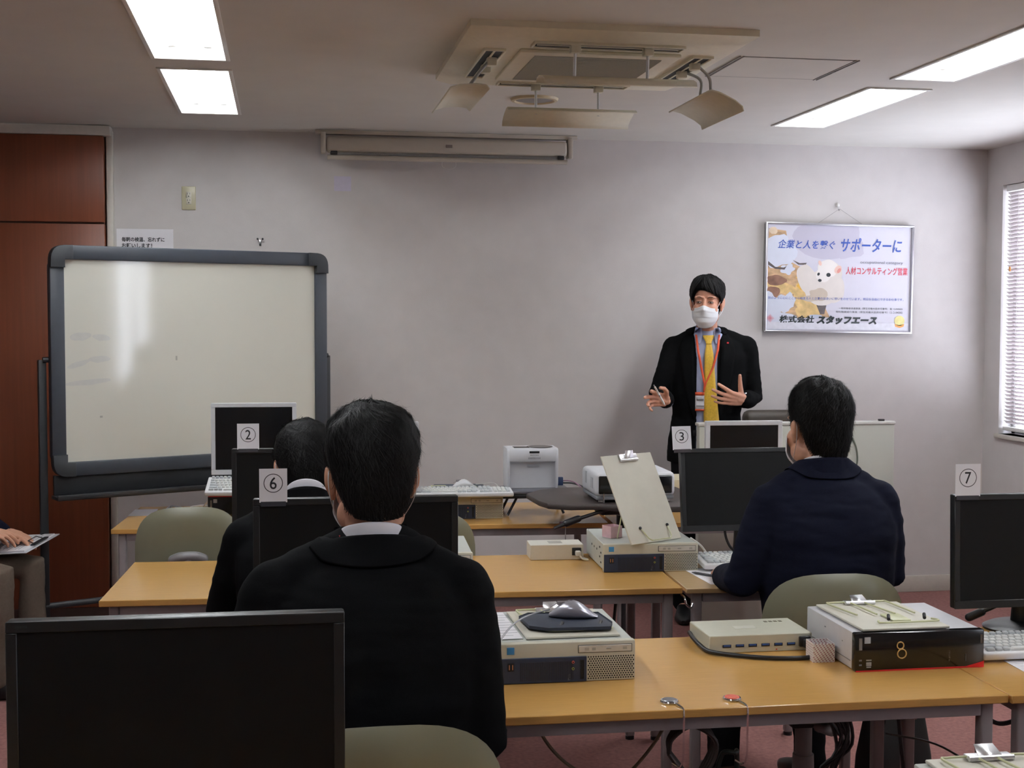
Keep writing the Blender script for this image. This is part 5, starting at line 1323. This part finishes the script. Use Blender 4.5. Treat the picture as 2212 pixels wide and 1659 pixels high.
# nearest man, black suit, behind the card 6 monitor
T1 = head_T((.168, 2.575, 1.268), PI + .03, .05)
seated('person in a black suit with thick black hair, seen from behind, nearest to the camera', dict(cx=.16, yaw=.02, seed=3, T=T1, neck=(.163, 2.508, 1.150), jacket=m_suit, wr=.0035, trap=.002,
    rings=[(.145, 2.43, .47, .195, .135), (.147, 2.43, .56, .192, .132), (.148, 2.435, .70, .182, .122), (.152, 2.445, .86, .198, .128), (.158, 2.465, .98, .204, .126), (.16, 2.485, 1.055, .200, .112), (.162, 2.495, 1.105, .150, .090), (.163, 2.502, 1.138, .085, .068)],
    arms={'l': ((-.018, 2.485, 1.062), (-.085, 2.455, .80), (.03, 2.87, .725), (.35, .93, 0), (0, 0, -1), (.93, -.35, 0)),
          'r': ((.328, 2.485, 1.058), (.362, 2.43, .795), (.285, 2.87, .725), (-.25, .96, 0), (0, 0, -1), (-.96, -.25, 0))},
    hips=[V((.055, 2.46, .53)), V((.245, 2.46, .53))], knees=[V((.03, 2.90, .52)), V((.27, 2.90, .52))], ankles=[V((.04, 2.86, .07)), V((.26, 2.88, .07))],
    emin=em_nape, collar=dict(r0=.104, r1=.068, z0=1.120, z1=1.162, tilt=.018, drop=.030, out=.008), shirt_h=.018, lanyard=True,
    hair=dict(th=.019, N=15000, ln=(.02, .042), lift=.009, swirl=.22, seed=5, messy=.7, wid=.0009, thf=side_thin)))
# man in front of the card 2 monitor, head bent forward
T2 = head_T((.062, 3.925, 1.135), PI - .02, .42)
seated('person in a black suit bending forward in front of the card 2 monitor', dict(cx=.06, yaw=.0, seed=8, T=T2, neck=(.06, 3.835, 1.045), jacket=m_suit, trap=.004,
    rings=[(.055, 3.70, .47, .19, .13), (.055, 3.70, .56, .188, .13), (.056, 3.70, .70, .18, .118), (.058, 3.725, .84, .195, .125), (.06, 3.755, .93, .200, .122), (.06, 3.79, .98, .180, .108), (.06, 3.81, 1.01, .13, .09), (.06, 3.825, 1.035, .08, .068)],
    arms={'l': ((-.105, 3.78, .955), (-.172, 3.84, .745), (-.03, 4.25, .725), (.3, .95, 0), (0, 0, -1), (.95, -.3, 0)),
          'r': ((.225, 3.78, .955), (.285, 3.84, .745), (.16, 4.25, .725), (-.3, .95, 0), (0, 0, -1), (-.95, -.3, 0))},
    hips=[V((-.035, 3.71, .53)), V((.15, 3.71, .53))], knees=[V((-.06, 4.13, .51)), V((.17, 4.13, .51))], ankles=[V((-.05, 4.12, .07)), V((.16, 4.12, .07))],
    collar=dict(r0=.096, r1=.068, z0=1.025, z1=1.066, tilt=.04, drop=.02, out=.004), shirt_h=.016, lanyard=True,
    hair=dict(th=.017, N=12000, ln=(.025, .055), lift=.009, swirl=.5, seed=9, messy=.8, wid=.0011)))
# man in the navy jacket, face turned to the left
T3 = head_T((1.615, 3.821, 1.245), PI + .13, .03, 0, 1.04)
seated('person in a navy jacket sitting at the paler desk, face turned slightly left', dict(cx=1.60, yaw=.06, seed=12, T=T3, neck=(1.611, 3.768, 1.116), jacket=m_navyj, wr=.005, trap=.006, shirt_h=.004,
    rings=[(1.597, 3.721, 0.410, 0.195, 0.137), (1.597, 3.721, 0.505, 0.193, 0.137), (1.599, 3.710, 0.652, 0.188, 0.124), (1.602, 3.710, 0.821, 0.209, 0.132), (1.606, 3.721, 0.948, 0.213, 0.131), (1.608, 3.736, 1.021, 0.198, 0.118), (1.609, 3.747, 1.074, 0.142, 0.095), (1.611, 3.758, 1.106, 0.084, 0.072)],
    arms={'l': ((1.436, 3.736, 1.027), (1.336, 3.710, 0.805), (1.44, 4.17, .725), (.3, .95, 0), (0, 0, -1), (.95, -.3, 0)),
          'r': ((1.779, 3.752, 1.027), (1.815, 3.731, 0.816), (1.71, 4.15, .725), (-.3, .95, 0), (0, 0, -1), (-.95, -.3, 0))},
    hips=[V((1.50, 3.74, .50)), V((1.70, 3.74, .50))], knees=[V((1.44, 4.16, .50)), V((1.72, 4.16, .50))], ankles=[V((1.44, 4.16, .07)), V((1.74, 4.14, .07))],
    collar=dict(r0=.098, r1=.070, z0=1.095, z1=1.156, tilt=.014, drop=.022, out=.004),
    hair=dict(th=.017, N=12000, ln=(.02, .045), lift=.010, swirl=-.3, seed=21, messy=.6, wid=.0010, thf=lambda ph, e: side_thin(ph, e) + .55 * max(0, e - .45))))
# ------------------------------------------------------------------ person at the left edge writing on a clipboard
T4 = head_T((-1.325, 5.80, 1.235), PI / 2, .45)
m_taupe = mat('trousers_taupe', s2l(96, 84, 74), .85, spec=.2, var=.08, scale=90, bump=.3, bscale=500)
seated('person at the left edge in a dark jacket and taupe trousers, writing on a clipboard', dict(cx=-1.5, yaw=-PI / 2, seed=31, T=T4, neck=(-1.385, 5.82, 1.105), jacket=m_navyj, trap=.004, trousers=m_taupe,
    rings=[(-1.53, 5.85, .49, .185, .135), (-1.53, 5.85, .58, .182, .13), (-1.51, 5.85, .72, .175, .12), (-1.46, 5.84, .86, .19, .122), (-1.42, 5.83, .98, .195, .118), (-1.40, 5.83, 1.03, .175, .108), (-1.39, 5.82, 1.065, .13, .09), (-1.385, 5.82, 1.09, .08, .066)],
    arms={'l': ((-1.395, 6.0, 1.0), (-1.37, 6.02, .74), (-1.20, 5.90, .67), (.9, -.35, -.15), (0, 0, -1), (-.35, -.9, 0)),
          'r': ((-1.395, 5.655, 1.0), (-1.345, 5.63, .765), (-1.265, 5.735, .700), (.92, .30, -.20), (.1, .3, -1), (-.3, .92, 0.3))},
    hips=[V((-1.5, 5.93, .53)), V((-1.5, 5.75, .53))], knees=[V((-1.065, 5.865, .515)), V((-1.16, 5.685, .515))], ankles=[V((-1.075, 5.87, .07)), V((-1.17, 5.68, .07))],
    collar=dict(r0=.098, r1=.068, z0=1.085, z1=1.130, tilt=.03, drop=.02, out=.004),
    hair=dict(th=.018, N=4000, ln=(.04, .07), lift=.006, swirl=.2, seed=33, messy=.4)))
office_chair('olive office chair under the person at the left edge', -1.53, 5.84, -PI / 2, .86)
# clipboard on the knees and the pen in the hand
e1 = V((.105, .215, .045)).normalized(); e2 = V((-.90, .42, -.10)); e2 = (e2 - e1 * e2.dot(e1)).normalized(); e3 = e2.cross(e1).normalized()
Mc = Matrix((e2, e1, e3)).transposed().to_4x4() if e3.z > 0 else Matrix((e2, e1, -e3)).transposed().to_4x4()
t = thing('clipboard', 'white clipboard with written sheets and a black clip on the left person\'s knees', 'clipboard', (-1.062, 5.715, .605))
mb = MB(); mb.box((.16, .118, -.002), (.32, .236, .004), .0015, M=Mc); obj('board', mb, mat('clip_board', s2l(206, 206, 212), .45), t)
mb = MB(); mb.box((.165, .118, .003), (.297, .212, .005), M=Mc); sh = obj('sheets', mb, m_paper, t)
mb = MB()
for k in range(14): mb.box((.06 + k * .017, .118 - .01 * (k % 2), .0058), (.004, .17 - .02 * (k % 3), .0004), M=Mc)
obj('writing', mb, mat('pencil_grey', s2l(150, 150, 158), .7), sh)
mb = MB(); mb.box((.016, .118, .009), (.022, .10, .006), .002, M=Mc); mb.tube([Mc @ V(p) for p in ((.024, .085, .012), (.05, .09, .022), (.05, .146, .022), (.024, .15, .012))], .0022, 7); obj('clip', mb, m_black, t)
mb = MB(); a, b_p = V((-1.158, 5.79, .648)), V((-1.265, 5.755, .757)); mb.tube([a, a.lerp(b_p, .1), b_p], [.0008, .0035, .004], 9); tag(obj('pen', mb, m_black), 'dark pen in the writing hand at the left edge', 'pen')

# ------------------------------------------------------------------ whiteboard on its stand
A_, B_ = V((-.933, 5.95, 0)), V((.148, 6.45, 0)); ex = (B_ - A_).normalized(); wl = (B_ - A_).length; th_ = math.atan2(ex.y, ex.x)
m_wb = mat('whiteboard_surface', s2l(216, 215, 204), .07, spec=.6, var=.012, scale=4)
m_wbf = mat('whiteboard_frame', s2l(54, 59, 67), .42, var=.04); m_wbc = mat('whiteboard_corner', s2l(46, 49, 53), .5, var=.04); m_wbd = mat('stand_dark', s2l(30, 32, 36), .5)
t = thing('whiteboard', 'white writing board in a dark grey rounded frame on a stand, turned towards the window', 'whiteboard', (A_.x, A_.y, 0), th_)
Z0, Z1 = .955, 1.833; FW = .062
mb = MB(); mb.box((wl / 2, .006, (Z0 + Z1) / 2), (wl + .01, .012, Z1 - Z0 + .01)); sf = obj('writing_surface', mb, m_wb, t)
for (bx, bz, sx, sz, a) in ((.07, 1.50, .045, .018, .1), (.16, 1.495, .04, .014, -.1), (.06, 1.38, .05, .012, .3), (.15, 1.40, .05, .014, .05), (.10, 1.30, .10, .012, .08)):
    p = blob(bx, bz, sx, sz, 18, .1, bx * 9, a); mb = MB(); mb.raw([(x, -.0004, z) for x, z in p], [tuple(range(len(p)))]); obj('smudge', mb, mat('wb_smudge', s2l(200, 200, 194), .30, var=.03), sf)
mb = MB(); mb.box((.155, -.0006, 1.147), (.012, .0006, .009)); mb.box((.50, -.0006, 1.40), (.008, .0006, .02)); obj('tape_bits', mb, mat('wb_tape', s2l(170, 168, 160), .5), sf)
mb = MB()
for (c, s) in (((wl / 2, .008, Z1 + FW / 2), (wl - .04, .045, FW)), ((wl / 2, .008, Z0 - FW / 2), (wl - .04, .045, FW)), ((-FW / 2, .008, (Z0 + Z1) / 2), (FW, .045, Z1 - Z0 - .04)), ((wl + FW / 2, .008, (Z0 + Z1) / 2), (FW, .045, Z1 - Z0 - .04))): mb.box(c, s, .006, 2)
obj('frame', mb, m_wbf, t)
for sx, sz in ((0, 0), (1, 0), (0, 1), (1, 1)):
    cx, cz = (wl - .035 if sx else .035), (Z1 - .035 if sz else Z0 + .035); R = FW + .035; pts = []
    dx, dz = (1 if sx else -1), (1 if sz else -1)
    q = [(cx + dx * R * math.cos(PI / 2 * k / 8) if False else cx + dx * (.035 + FW - .035 * 0) * 1 * math.cos(PI / 2 * k / 8) ** .55, cz + dz * R * math.sin(PI / 2 * k / 8) ** .55) for k in range(9)]
    q = q + [(cx, Z1 if sz else Z0), (wl if sx else 0, Z1 if sz else Z0), (wl if sx else 0, cz)]
    mb = MB(); mb.prism(q, -.032, .016, Matrix(((1, 0, 0, 0), (0, 0, 1, 0), (0, 1, 0, 0), (0, 0, 0, 1))), .003); obj('corner_cap', mb, m_wbc, t)
mb = MB(); mb.box((wl / 2, .02, .855), (wl + .10, .02, .085), .003); mb.box((wl / 2, -.03, .805), (wl + .12, .10, .016), .004); mb.box((wl / 2, -.078, .811), (wl + .12, .008, .022), .003); obj('pen_tray', mb, m_wbd, t)
for lx in (-.085, wl + .085):
    mb = MB(); mb.box((lx, .045, .71), (.034, .024, 1.38), .004); po = obj('post', mb, m_wbd, t)
    mb = MB(); mb.box((lx, .16, .035), (.05, .34, .03), .008); f_o = obj('foot', mb, m_wbd, t)
    for sy in (.02, .30):
        mb = MB(); mb.cyl((lx, sy, .0155), .0152, .02, 'x', 14); obj('caster', mb, m_black, f_o)
    mb = MB(); mb.tube([(lx, .03, 1.40), (lx + (.06 if lx < 0 else -.06), .03, 1.40)], .012, 8); obj('pivot', mb, m_wbd, po)
mb = MB(); mb.tube([(-.085, .045, .325), (wl + .085, .045, .325)], .014, 10); obj('cross_bar', mb, mat('bar_grey', s2l(52, 54, 58), .4), t)

# ------------------------------------------------------------------ the standing man
F5 = V((-.30, -.954, 0)).normalized(); S5 = V((.954, -.30, 0)).normalized()
root = thing('person', 'person standing in a dark suit, yellow tie and white face mask, hands raised in front', 'person', (0, 0, 0))
T5 = head_T((2.176, 6.615, 1.664), -.44, .03, .03)
nb = V((2.19, 6.65, 1.512))
rings5 = [(2.19, 6.66, .83, .205, .135), (2.19, 6.66, .93, .198, .132), (2.193, 6.66, 1.08, .178, .118), (2.20, 6.655, 1.26, .196, .122), (2.207, 6.65, 1.385, .198, .116), (2.205, 6.65, 1.445, .178, .100), (2.198, 6.65, 1.485, .125, .082), (2.19, 6.65, 1.515, .072, .062)]
shR, elR, wrR = V((2.032, 6.71, 1.432)), V((1.945, 6.70, 1.185)), V((1.915, 6.455, 1.165))
shL, elL, wrL = V((2.385, 6.60, 1.432)), V((2.432, 6.615, 1.165)), V((2.315, 6.43, 1.168))
fR = V((-.80, -.50, .12)).normalized(); tR = V((.28, -.30, .9)); fL = V((-.88, -.38, .12)).normalized(); tL = V((.30, -.35, .88))
b = MB(); head_vol(b, T5); vol(b, [T5 @ V((0, .022, -.05)), T5 @ V((0, .030, -.10)), nb, nb - UP * .08], [.054, .053, .058, .07], 18)
torso(b, rings5, S5, F5, .86)
for sh, el, wr in ((shR, elR, wrR), (shL, elL, wrL)): vol(b, [nb - UP * .03, sh, sh.lerp(el, .5), el, el.lerp(wr, .5), wr], [.05, .046, .040, .036, .032, .024])
tips_r = hand(b, wrR, fR, tR.cross(fR), tR, curl=(.30, .22, .45, .62), spread=(.26, .02, -.14, -.30), tcurl=.45, tout=.75, k=1.06)
tips_l = hand(b, wrL, fL, fL.cross(tL), tL, curl=(.22, .26, .28, .35), spread=(.30, .10, -.06, -.22), tcurl=-.05, tout=.95, k=1.06)
hp = [V((2.105, 6.68, .90)), V((2.275, 6.63, .90))]; kn = [V((2.095, 6.66, .50)), V((2.285, 6.61, .50))]; an = [V((2.09, 6.70, .075)), V((2.30, 6.65, .075))]
for h, k_, a in zip(hp, kn, an): vol(b, [h, h.lerp(k_, .5), k_, k_.lerp(a, .4), a], [.078, .07, .052, .048, .036]); vol(b, [a, a + F5 * .10 - UP * .04], [.036, .028])
bm_ = bake(b, .0040, 2, .4)
Ti = T5.inverted(); Ti_n = np.array(Ti); co = coords(bm_); loc = (np.c_[co, np.ones(len(co))] @ Ti_n.T)[:, :3]
for s in (-1, 1):                                   # eye sockets and lids
    d2 = ((loc[:, 0] - s * .031) / .017) ** 2 + ((loc[:, 2] - .004) / .0085) ** 2
    loc[:, 1] += np.where(loc[:, 1] < -.05, .0065 * np.exp(-d2), 0)
co2 = (np.c_[loc, np.ones(len(loc))] @ np.array(T5).T)[:, :3]; sel = (np.abs(loc) < .16).all(1); co[sel] = co2[sel]; setc(bm_, co)
obj('body', bm_, m_skin, root)
b = MB(); torso(b, rings5, S5, F5, 1.0)
for s, (sh, el, wr) in ((-1, (shR, elR, wrR)), (1, (shL, elL, wrL))):
    nk = nb - UP * .012 + S5 * (.045 * s); vol(b, [nk, nk.lerp(sh, .5) + UP * .004, sh], [.045, .050, .055])
    vol(b, [sh, sh.lerp(el, .5), el, el.lerp(wr, .5), wr.lerp(el, .10)], [.062, .058, .054, .050, .045], 18)
j = bake(b, .0075, 5); wrinkle(j, .0035, 14, 1.4, 5)
open_front(j, S5, F5, nb, lambda z: .054 + max(0, z - 1.38) * .12, .80, 1.56)
bvh_src = j.copy()
jo = obj('jacket', j, m_suit2, root); sm = jo.modifiers.new('t', 'SOLIDIFY'); sm.thickness = .006; sm.offset = -1
b = MB(); torso(b, rings5, S5, F5, .955); vol(b, [nb - UP * .10, nb - UP * .005], [.075, .058]); shm = bake(b, .0075, 4)
m_blue = mat('shirt_blue', s2l(172, 182, 214), .7, var=.02)
b0 = MB()
obj('shirt', shm, m_blue, root)
def tree(me):
    return BVHTree.FromPolygons([v.co[:] for v in me.vertices], [p.vertices[:] for p in me.polygons])
bs, bj = tree(shm), tree(bvh_src)
def drape(tr, pts, off, n_across=4, d=F5):
    """strip of (x, z, half width) laid onto a garment from the front"""
    rows = []; org = nb + d * .5
    for (s, z, w) in pts:
        row = []
        for k in range(n_across + 1):
            o_ = V((nb.x, nb.y, 0)) + S5 * (s + w * (2 * k / n_across - 1)) + UP * z + d * .6
            h = tr.ray_cast(o_, -d, 1.0)[0]
            row.append((h if h is not None else o_ - d * .49) + d * off)
        rows.append(row)
    return rows
def strip(name, tr, pts, off, m, th=.003, par=root, label=None, n=4):
    b = MB(); band(b, drape(tr, pts, off, n)); o = obj(name, b, m, par, label); sm = o.modifiers.new('t', 'SOLIDIFY'); sm.thickness = th; sm.offset = 1; return o
def dense(pts, k=4):
    out = []
    for a, c in zip(pts, pts[1:]):
        for q in range(k): out.append(tuple(a[i] + (c[i] - a[i]) * q / k for i in range(3)))
    return out + [pts[-1]]
m_tie = mat('tie_yellow', s2l(226, 184, 62), .42, var=.14, scale=160, sheen=.2)
strip('tie', bs, dense([(.008, 1.462, .012), (.010, 1.40, .022), (.014, 1.25, .030), (.022, 1.10, .038), (.026, 1.04, .040), (.026, 1.005, .004)], 5), .012, m_tie, .006)
strip('tie_knot', bs, dense([(.006, 1.497, .029), (.006, 1.485, .026), (.007, 1.468, .017), (.008, 1.452, .013)], 3), .016, m_tie, .008)
collar(root, 'shirt_collar', (nb.x, nb.y), S5, F5, .070, .060, 1.488, 1.545, m_blue, .003, .022, .25)
for s in (-1, 1): strip('collar_flap', bs, dense([(s * .047 + .004, 1.535, .014), (s * .052 + .004, 1.500, .022), (s * .046 + .004, 1.462, .010), (s * .044 + .004, 1.452, .002)], 3), .012, m_blue, .004)
m_lan = mat('lanyard_orange', s2l(214, 82, 44), .5)
strip('lanyard', bs, dense([(-.058, 1.50, .005), (-.047, 1.42, .006), (-.030, 1.33, .006), (-.012, 1.245, .005), (-.016, 1.205, .004)], 5), .021, m_lan, .002, n=2)
strip('lanyard', bs, dense([(.062, 1.50, .005), (.054, 1.42, .006), (.030, 1.33, .005), (-.004, 1.255, .004), (-.016, 1.205, .003)], 5), .021, m_lan, .002, n=2)
bd = strip('name_badge', bs, dense([(-.036, 1.20, .023), (-.036, 1.105, .023)], 4), .014, m_card, .002)
strip('badge_stripe', bs, dense([(-.036, 1.203, .0235), (-.036, 1.186, .0235)], 2), .0165, m_lan, .001, bd); strip('badge_stripe', bs, dense([(-.036, 1.115, .0235), (-.036, 1.105, .0235)], 2), .0165, m_lan, .001, bd)
strip('badge_print', bs, dense([(-.034, 1.176, .018), (-.034, 1.160, .018)], 2), .0165, mat('badge_grey', s2l(168, 166, 170), .5), .001, bd); strip('badge_print', bs, dense([(-.034, 1.135, .020), (-.034, 1.128, .020)], 2), .0165, MATS['badge_grey'], .001, bd)
for s in (-1, 1):
    e = .060
    strip('lapel', bj, dense([(s * .082, 1.515, .014), (s * .100, 1.47, .030), (s * .108, 1.42, .038), (s * .098, 1.30, .034), (s * .078, 1.15, .018), (s * .064, 1.06, .004)], 4), .005, m_suit2, .004)
fold_collar(root, bj, nb, S5, F5, .066, 1.535, .020, m_suit2, .040, .036, 1.0)
strip('lapel_pin', bj, [(.105, 1.462, .005), (.105, 1.455, .005)], .012, m_red, .002, n=2)
strip('belt', bs, dense([(-.06, .985, .0), (-.06, .96, .0)], 1) if False else [(0, 1.005, .07), (0, .975, .07)], .010, m_black, .004)
b = MB()
for h, k_, a in zip(hp, kn, an): vol(b, [h, h.lerp(k_, .5), k_, k_.lerp(a, .5), a + UP * .01], [.098, .09, .072, .068, .064])
vol(b, [hp[0] + UP * .05, hp[1] + UP * .05], [.105, .105]); obj('trousers', bake(b, .009, 5), m_trd, root)
for a in an: shoe(root, V((a[0], a[1], 0)), V((a[0], a[1], 0)) + F5 * .21)
def em5(ph):
    a = math.degrees(ph)
    tab = [(-180, -.95), (-150, -.92), (-125, -.75), (-112, -.4), (-100, .02), (-86, .0), (-78, -.25), (-70, -.22), (-58, .12), (-40, .30), (-15, .36), (5, .30), (25, .20), (45, .12), (60, .06), (70, -.22), (78, -.25), (86, .0), (100, .02), (112, -.4), (125, -.75), (150, -.92), (180, -.95)]
    for (a0, v0), (a1, v1) in zip(tab, tab[1:]):
        if a <= a1: return v0 + (v1 - v0) * (a - a0) / (a1 - a0)
    return tab[-1][1]
rng5 = random.Random(11); locks5 = []
for q in range(150):
    p0 = rng5.uniform(-1.5, 1.5); side = 1 if p0 > -.45 else -1
    p1 = p0 + side * rng5.uniform(.15, .55) * (1 if abs(p0) < 1.1 else .2); em_ = em5(p1)
    locks5.append((p0 * .9, rng5.uniform(.55, .8), p1, em_ - rng5.uniform(-.02, .10) * (1.3 if side > 0 else .7), rng5.uniform(.003, .006)))
hair(root, T5, em5, locks=locks5, th=.017, N=12000, ln=(.035, .075), lift=.005, swirl=.75, seed=41, messy=.45, wid=.0013, rx=.0775, ry=.097, thf=lambda ph, e: .55 + .6 * min(1, max(0, (e + .1) / .5)))
eyes_hair(T5, root, -.002)
# pleated mask
b = MB(); R = mask_rows(T5)
band(b, R); mk = obj('face_mask', b, m_mask, root); mk.modifiers.new('t', 'SOLIDIFY').thickness = .0015
for s in (-1, 1):
    b = MB(); b.tube(cr([T5 @ V(p) for p in ((s * .060, -.048, -.024), (s * .074, -.018, .012), (s * .083, .020, .018), (s * .086, .028, -.006), (s * .079, .006, -.045), (s * .056, -.048, -.085))], 5), .0013, 6); obj('ear_loop', b, m_mask, mk)
# watch on the left wrist, shirt cuffs
for wr, el, nm, m, r, hgt in ((wrL, elL, 'wrist_watch', m_chrome, .0275, .012), (wrR, elR, 'shirt_cuff', m_blue, .036, .016)):
    d = (wr - el).normalized(); Mw = Matrix.Translation(wr - d * (.004 if nm == 'wrist_watch' else .018)) @ d.to_track_quat('Z', 'Y').to_matrix().to_4x4()
    b = MB(); b.lathe([(r, -hgt), (r + .003, -hgt * .6), (r + .003, hgt * .6), (r, hgt), (r - .003, hgt), (r - .003, -hgt), (r, -hgt)], seg=26, M=Mw)
    if nm == 'wrist_watch': b.cyl((0, 0, 0), .016, .012, 'z', 20, M=Mw @ Matrix.Translation((0, r + .004, 0)) @ Matrix.Rotation(PI / 2, 4, 'X'))
    obj(nm, b, m, root)
finish(root, (2.19, 6.65, 0))
# the pen he holds
t = thing('pen', 'silver and white pen held in the raised hand beside the standing man', 'pen', (0, 0, 0))
pa, pb = V((1.826, 6.365, 1.243)), V((1.878, 6.36, 1.150)); pd = (pb - pa).normalized()
mb = MB(); mb.tube([pa, pa.lerp(pb, .5), pb - pd * .012, pb], [.0045, .005, .0048, .0015], 12); obj('barrel', mb, m_white, t)
mb = MB(); mb.tube([pa.lerp(pb, .46), pa.lerp(pb, .54)], .0056, 12); obj('ring', mb, m_chrome, t)
mb = MB(); mb.tube([pa - pd * .01, pa], .003, 10); mb.tube([pa + V((0, -.007, 0)), pa.lerp(pb, .35) + V((0, -.007, 0))], .0014, 6); obj('pen_clip', mb, m_chrome, t)
finish(t, tuple(pb))

# ------------------------------------------------------------------ under the desks
m_bag = mat('bag_black', (.006, .006, .006), .55, bump=.1)
t = thing('briefcase', 'black business bag standing on the carpet below the right part of the third desk row', 'bag', (1.90, 3.86, 0), .12)
mb = MB(); mb.loft([((0, 0, 0.002), (.115, 0, 0), (0, .07, 0)), ((0, 0, .02), (.125, 0, 0), (0, .075, 0)), ((0, 0, .20), (.118, 0, 0), (0, .06, 0)), ((0, 0, .33), (.105, 0, 0), (0, .022, 0)), ((0, 0, .345), (.10, 0, 0), (0, .014, 0))], 32, 4); obj('body', mb, m_bag, t)
for sy in (-1, 1):
    mb = MB(); mb.tube(cr([(-.05, sy * .022, .31), (-.045, sy * .02, .39), (0, sy * .018, .42), (.045, sy * .02, .39), (.05, sy * .022, .31)], 5), .006, 8); obj('handle', mb, m_bag, t)
mb = MB(); mb.box((.06, -.024, .325), (.012, .004, .02), .001); obj('zipper_pull', mb, m_chrome, t)
t = thing('handbag', 'black bag hanging under the desk edge from the orange-red hook', 'bag', (1.02, 2.905, .24), .1)
mb = MB(); mb.loft([((-.03, 0, 0), (.10, 0, 0), (0, .03, 0)), ((-.03, 0, .02), (.115, 0, 0), (0, .042, 0)), ((-.02, 0, .16), (.09, 0, 0), (0, .04, 0)), ((-.008, 0, .29), (.05, 0, 0), (0, .018, 0))], 28, 3); obj('body', mb, m_bag, t)
mb = MB(); mb.tube(cr([(-.035, 0, .27), (-.02, -.006, .33), (.0, -.03, .338), (.016, -.006, .33), (.02, 0, .27)], 5), .006, 8); obj('strap', mb, mat('strap_green', s2l(24, 32, 28), .4), t)
mb = MB(); mb.box((.0, -.026, .26), (.006, .004, .022), .001); obj('zipper_pull', mb, m_gold, t)
mb = MB()
for k in range(4):
    o = k * .007; mb.tube(cr([(.872 + o * .3, 2.90 + o, .575), (.895 + o, 2.90 + o, .545 - o), (.935, 2.90 + o, .515 - o * 1.3), (.975 - o, 2.90 + o, .545 - o), (.985, 2.90 + o, .60), (.93, 2.905 + o, .635 + o), (.88, 2.90 + o, .61), (.872 + o * .3, 2.90 + o, .575)], 6), .0052, 7)
tag(obj('strap_coil', mb, mat('coil_brown', s2l(52, 42, 38), .5)), 'brown looped straps hanging from the dark silver bag hook', 'strap')
mb = MB(); mb.tube(cr([(.575, 3.0, .655), (.60, 3.0, .59), (.66, 3.0, .525), (.74, 3.02, .485), (.80, 3.03, .485), (.845, 3.02, .53), (.885, 3.0, .60), (.90, 3.0, .66)], 7), .0042, 8)
tag(obj('sagging_cable', mb, mat('cable_olive', s2l(124, 112, 88), .5)), 'olive cable sagging below the front rail of the third row desk', 'cable')
mb = MB(); rng = random.Random(4)
for k in range(9):
    x0 = 1.44 + rng.uniform(-.02, .05); pts = [(x0 - .10 + k * .012, 3.35, .672), (x0 + rng.uniform(-.05, .02), 3.34, .56), (1.50 + rng.uniform(-.03, .03), 3.33, .45 + rng.uniform(-.04, .04)), (1.45 + rng.uniform(-.06, .02), 3.32, .33 + rng.uniform(-.05, .05)), (1.49 + rng.uniform(-.05, .06), 3.33, .2), (1.46 + rng.uniform(-.08, .05), 3.36, .02)]
    mb.tube(cr(pts, 6), .0048, 6)
tag(obj('cable_tangle', mb, m_black), 'tangle of black cables below the third desk row beside the desk leg', 'cable')
mb = MB(); mb.tube(cr([(1.60, 3.30, .46), (1.72, 3.25, .44), (1.80, 3.15, .40), (1.92, 3.0, .36)], 6), .003, 6); tag(obj('thin_cable', mb, mat('cable_dim', s2l(70, 68, 62), .5)), 'thin grey cable in front of the black business bag', 'cable')
mb = MB(); mb.tube(cr([(1.70, 3.42, .66), (1.685, 3.40, .5), (1.70, 3.38, .25), (1.69, 3.40, .02)], 6), .006, 7); tag(obj('black_cable', mb, m_black), 'black cable running down at the seam between the third row desks', 'cable')
mb = MB(); mb.tube(cr([(1.70, 3.0, .66), (1.715, 3.0, .60), (1.76, 3.0, .57), (1.82, 3.0, .58)], 6), .006, 7); tag(obj('black_cable', mb, m_black), 'short black cable looping under the right third row desk', 'cable')
mb = MB(); mb.tube(cr([(1.17, 4.55, .60), (1.15, 4.5, .45), (1.19, 4.42, .33), (1.26, 4.35, .25), (1.30, 4.3, .06)], 6), .006, 7); tag(obj('black_cable', mb, m_black), 'black cable drooping between the legs of the second row desks', 'cable')
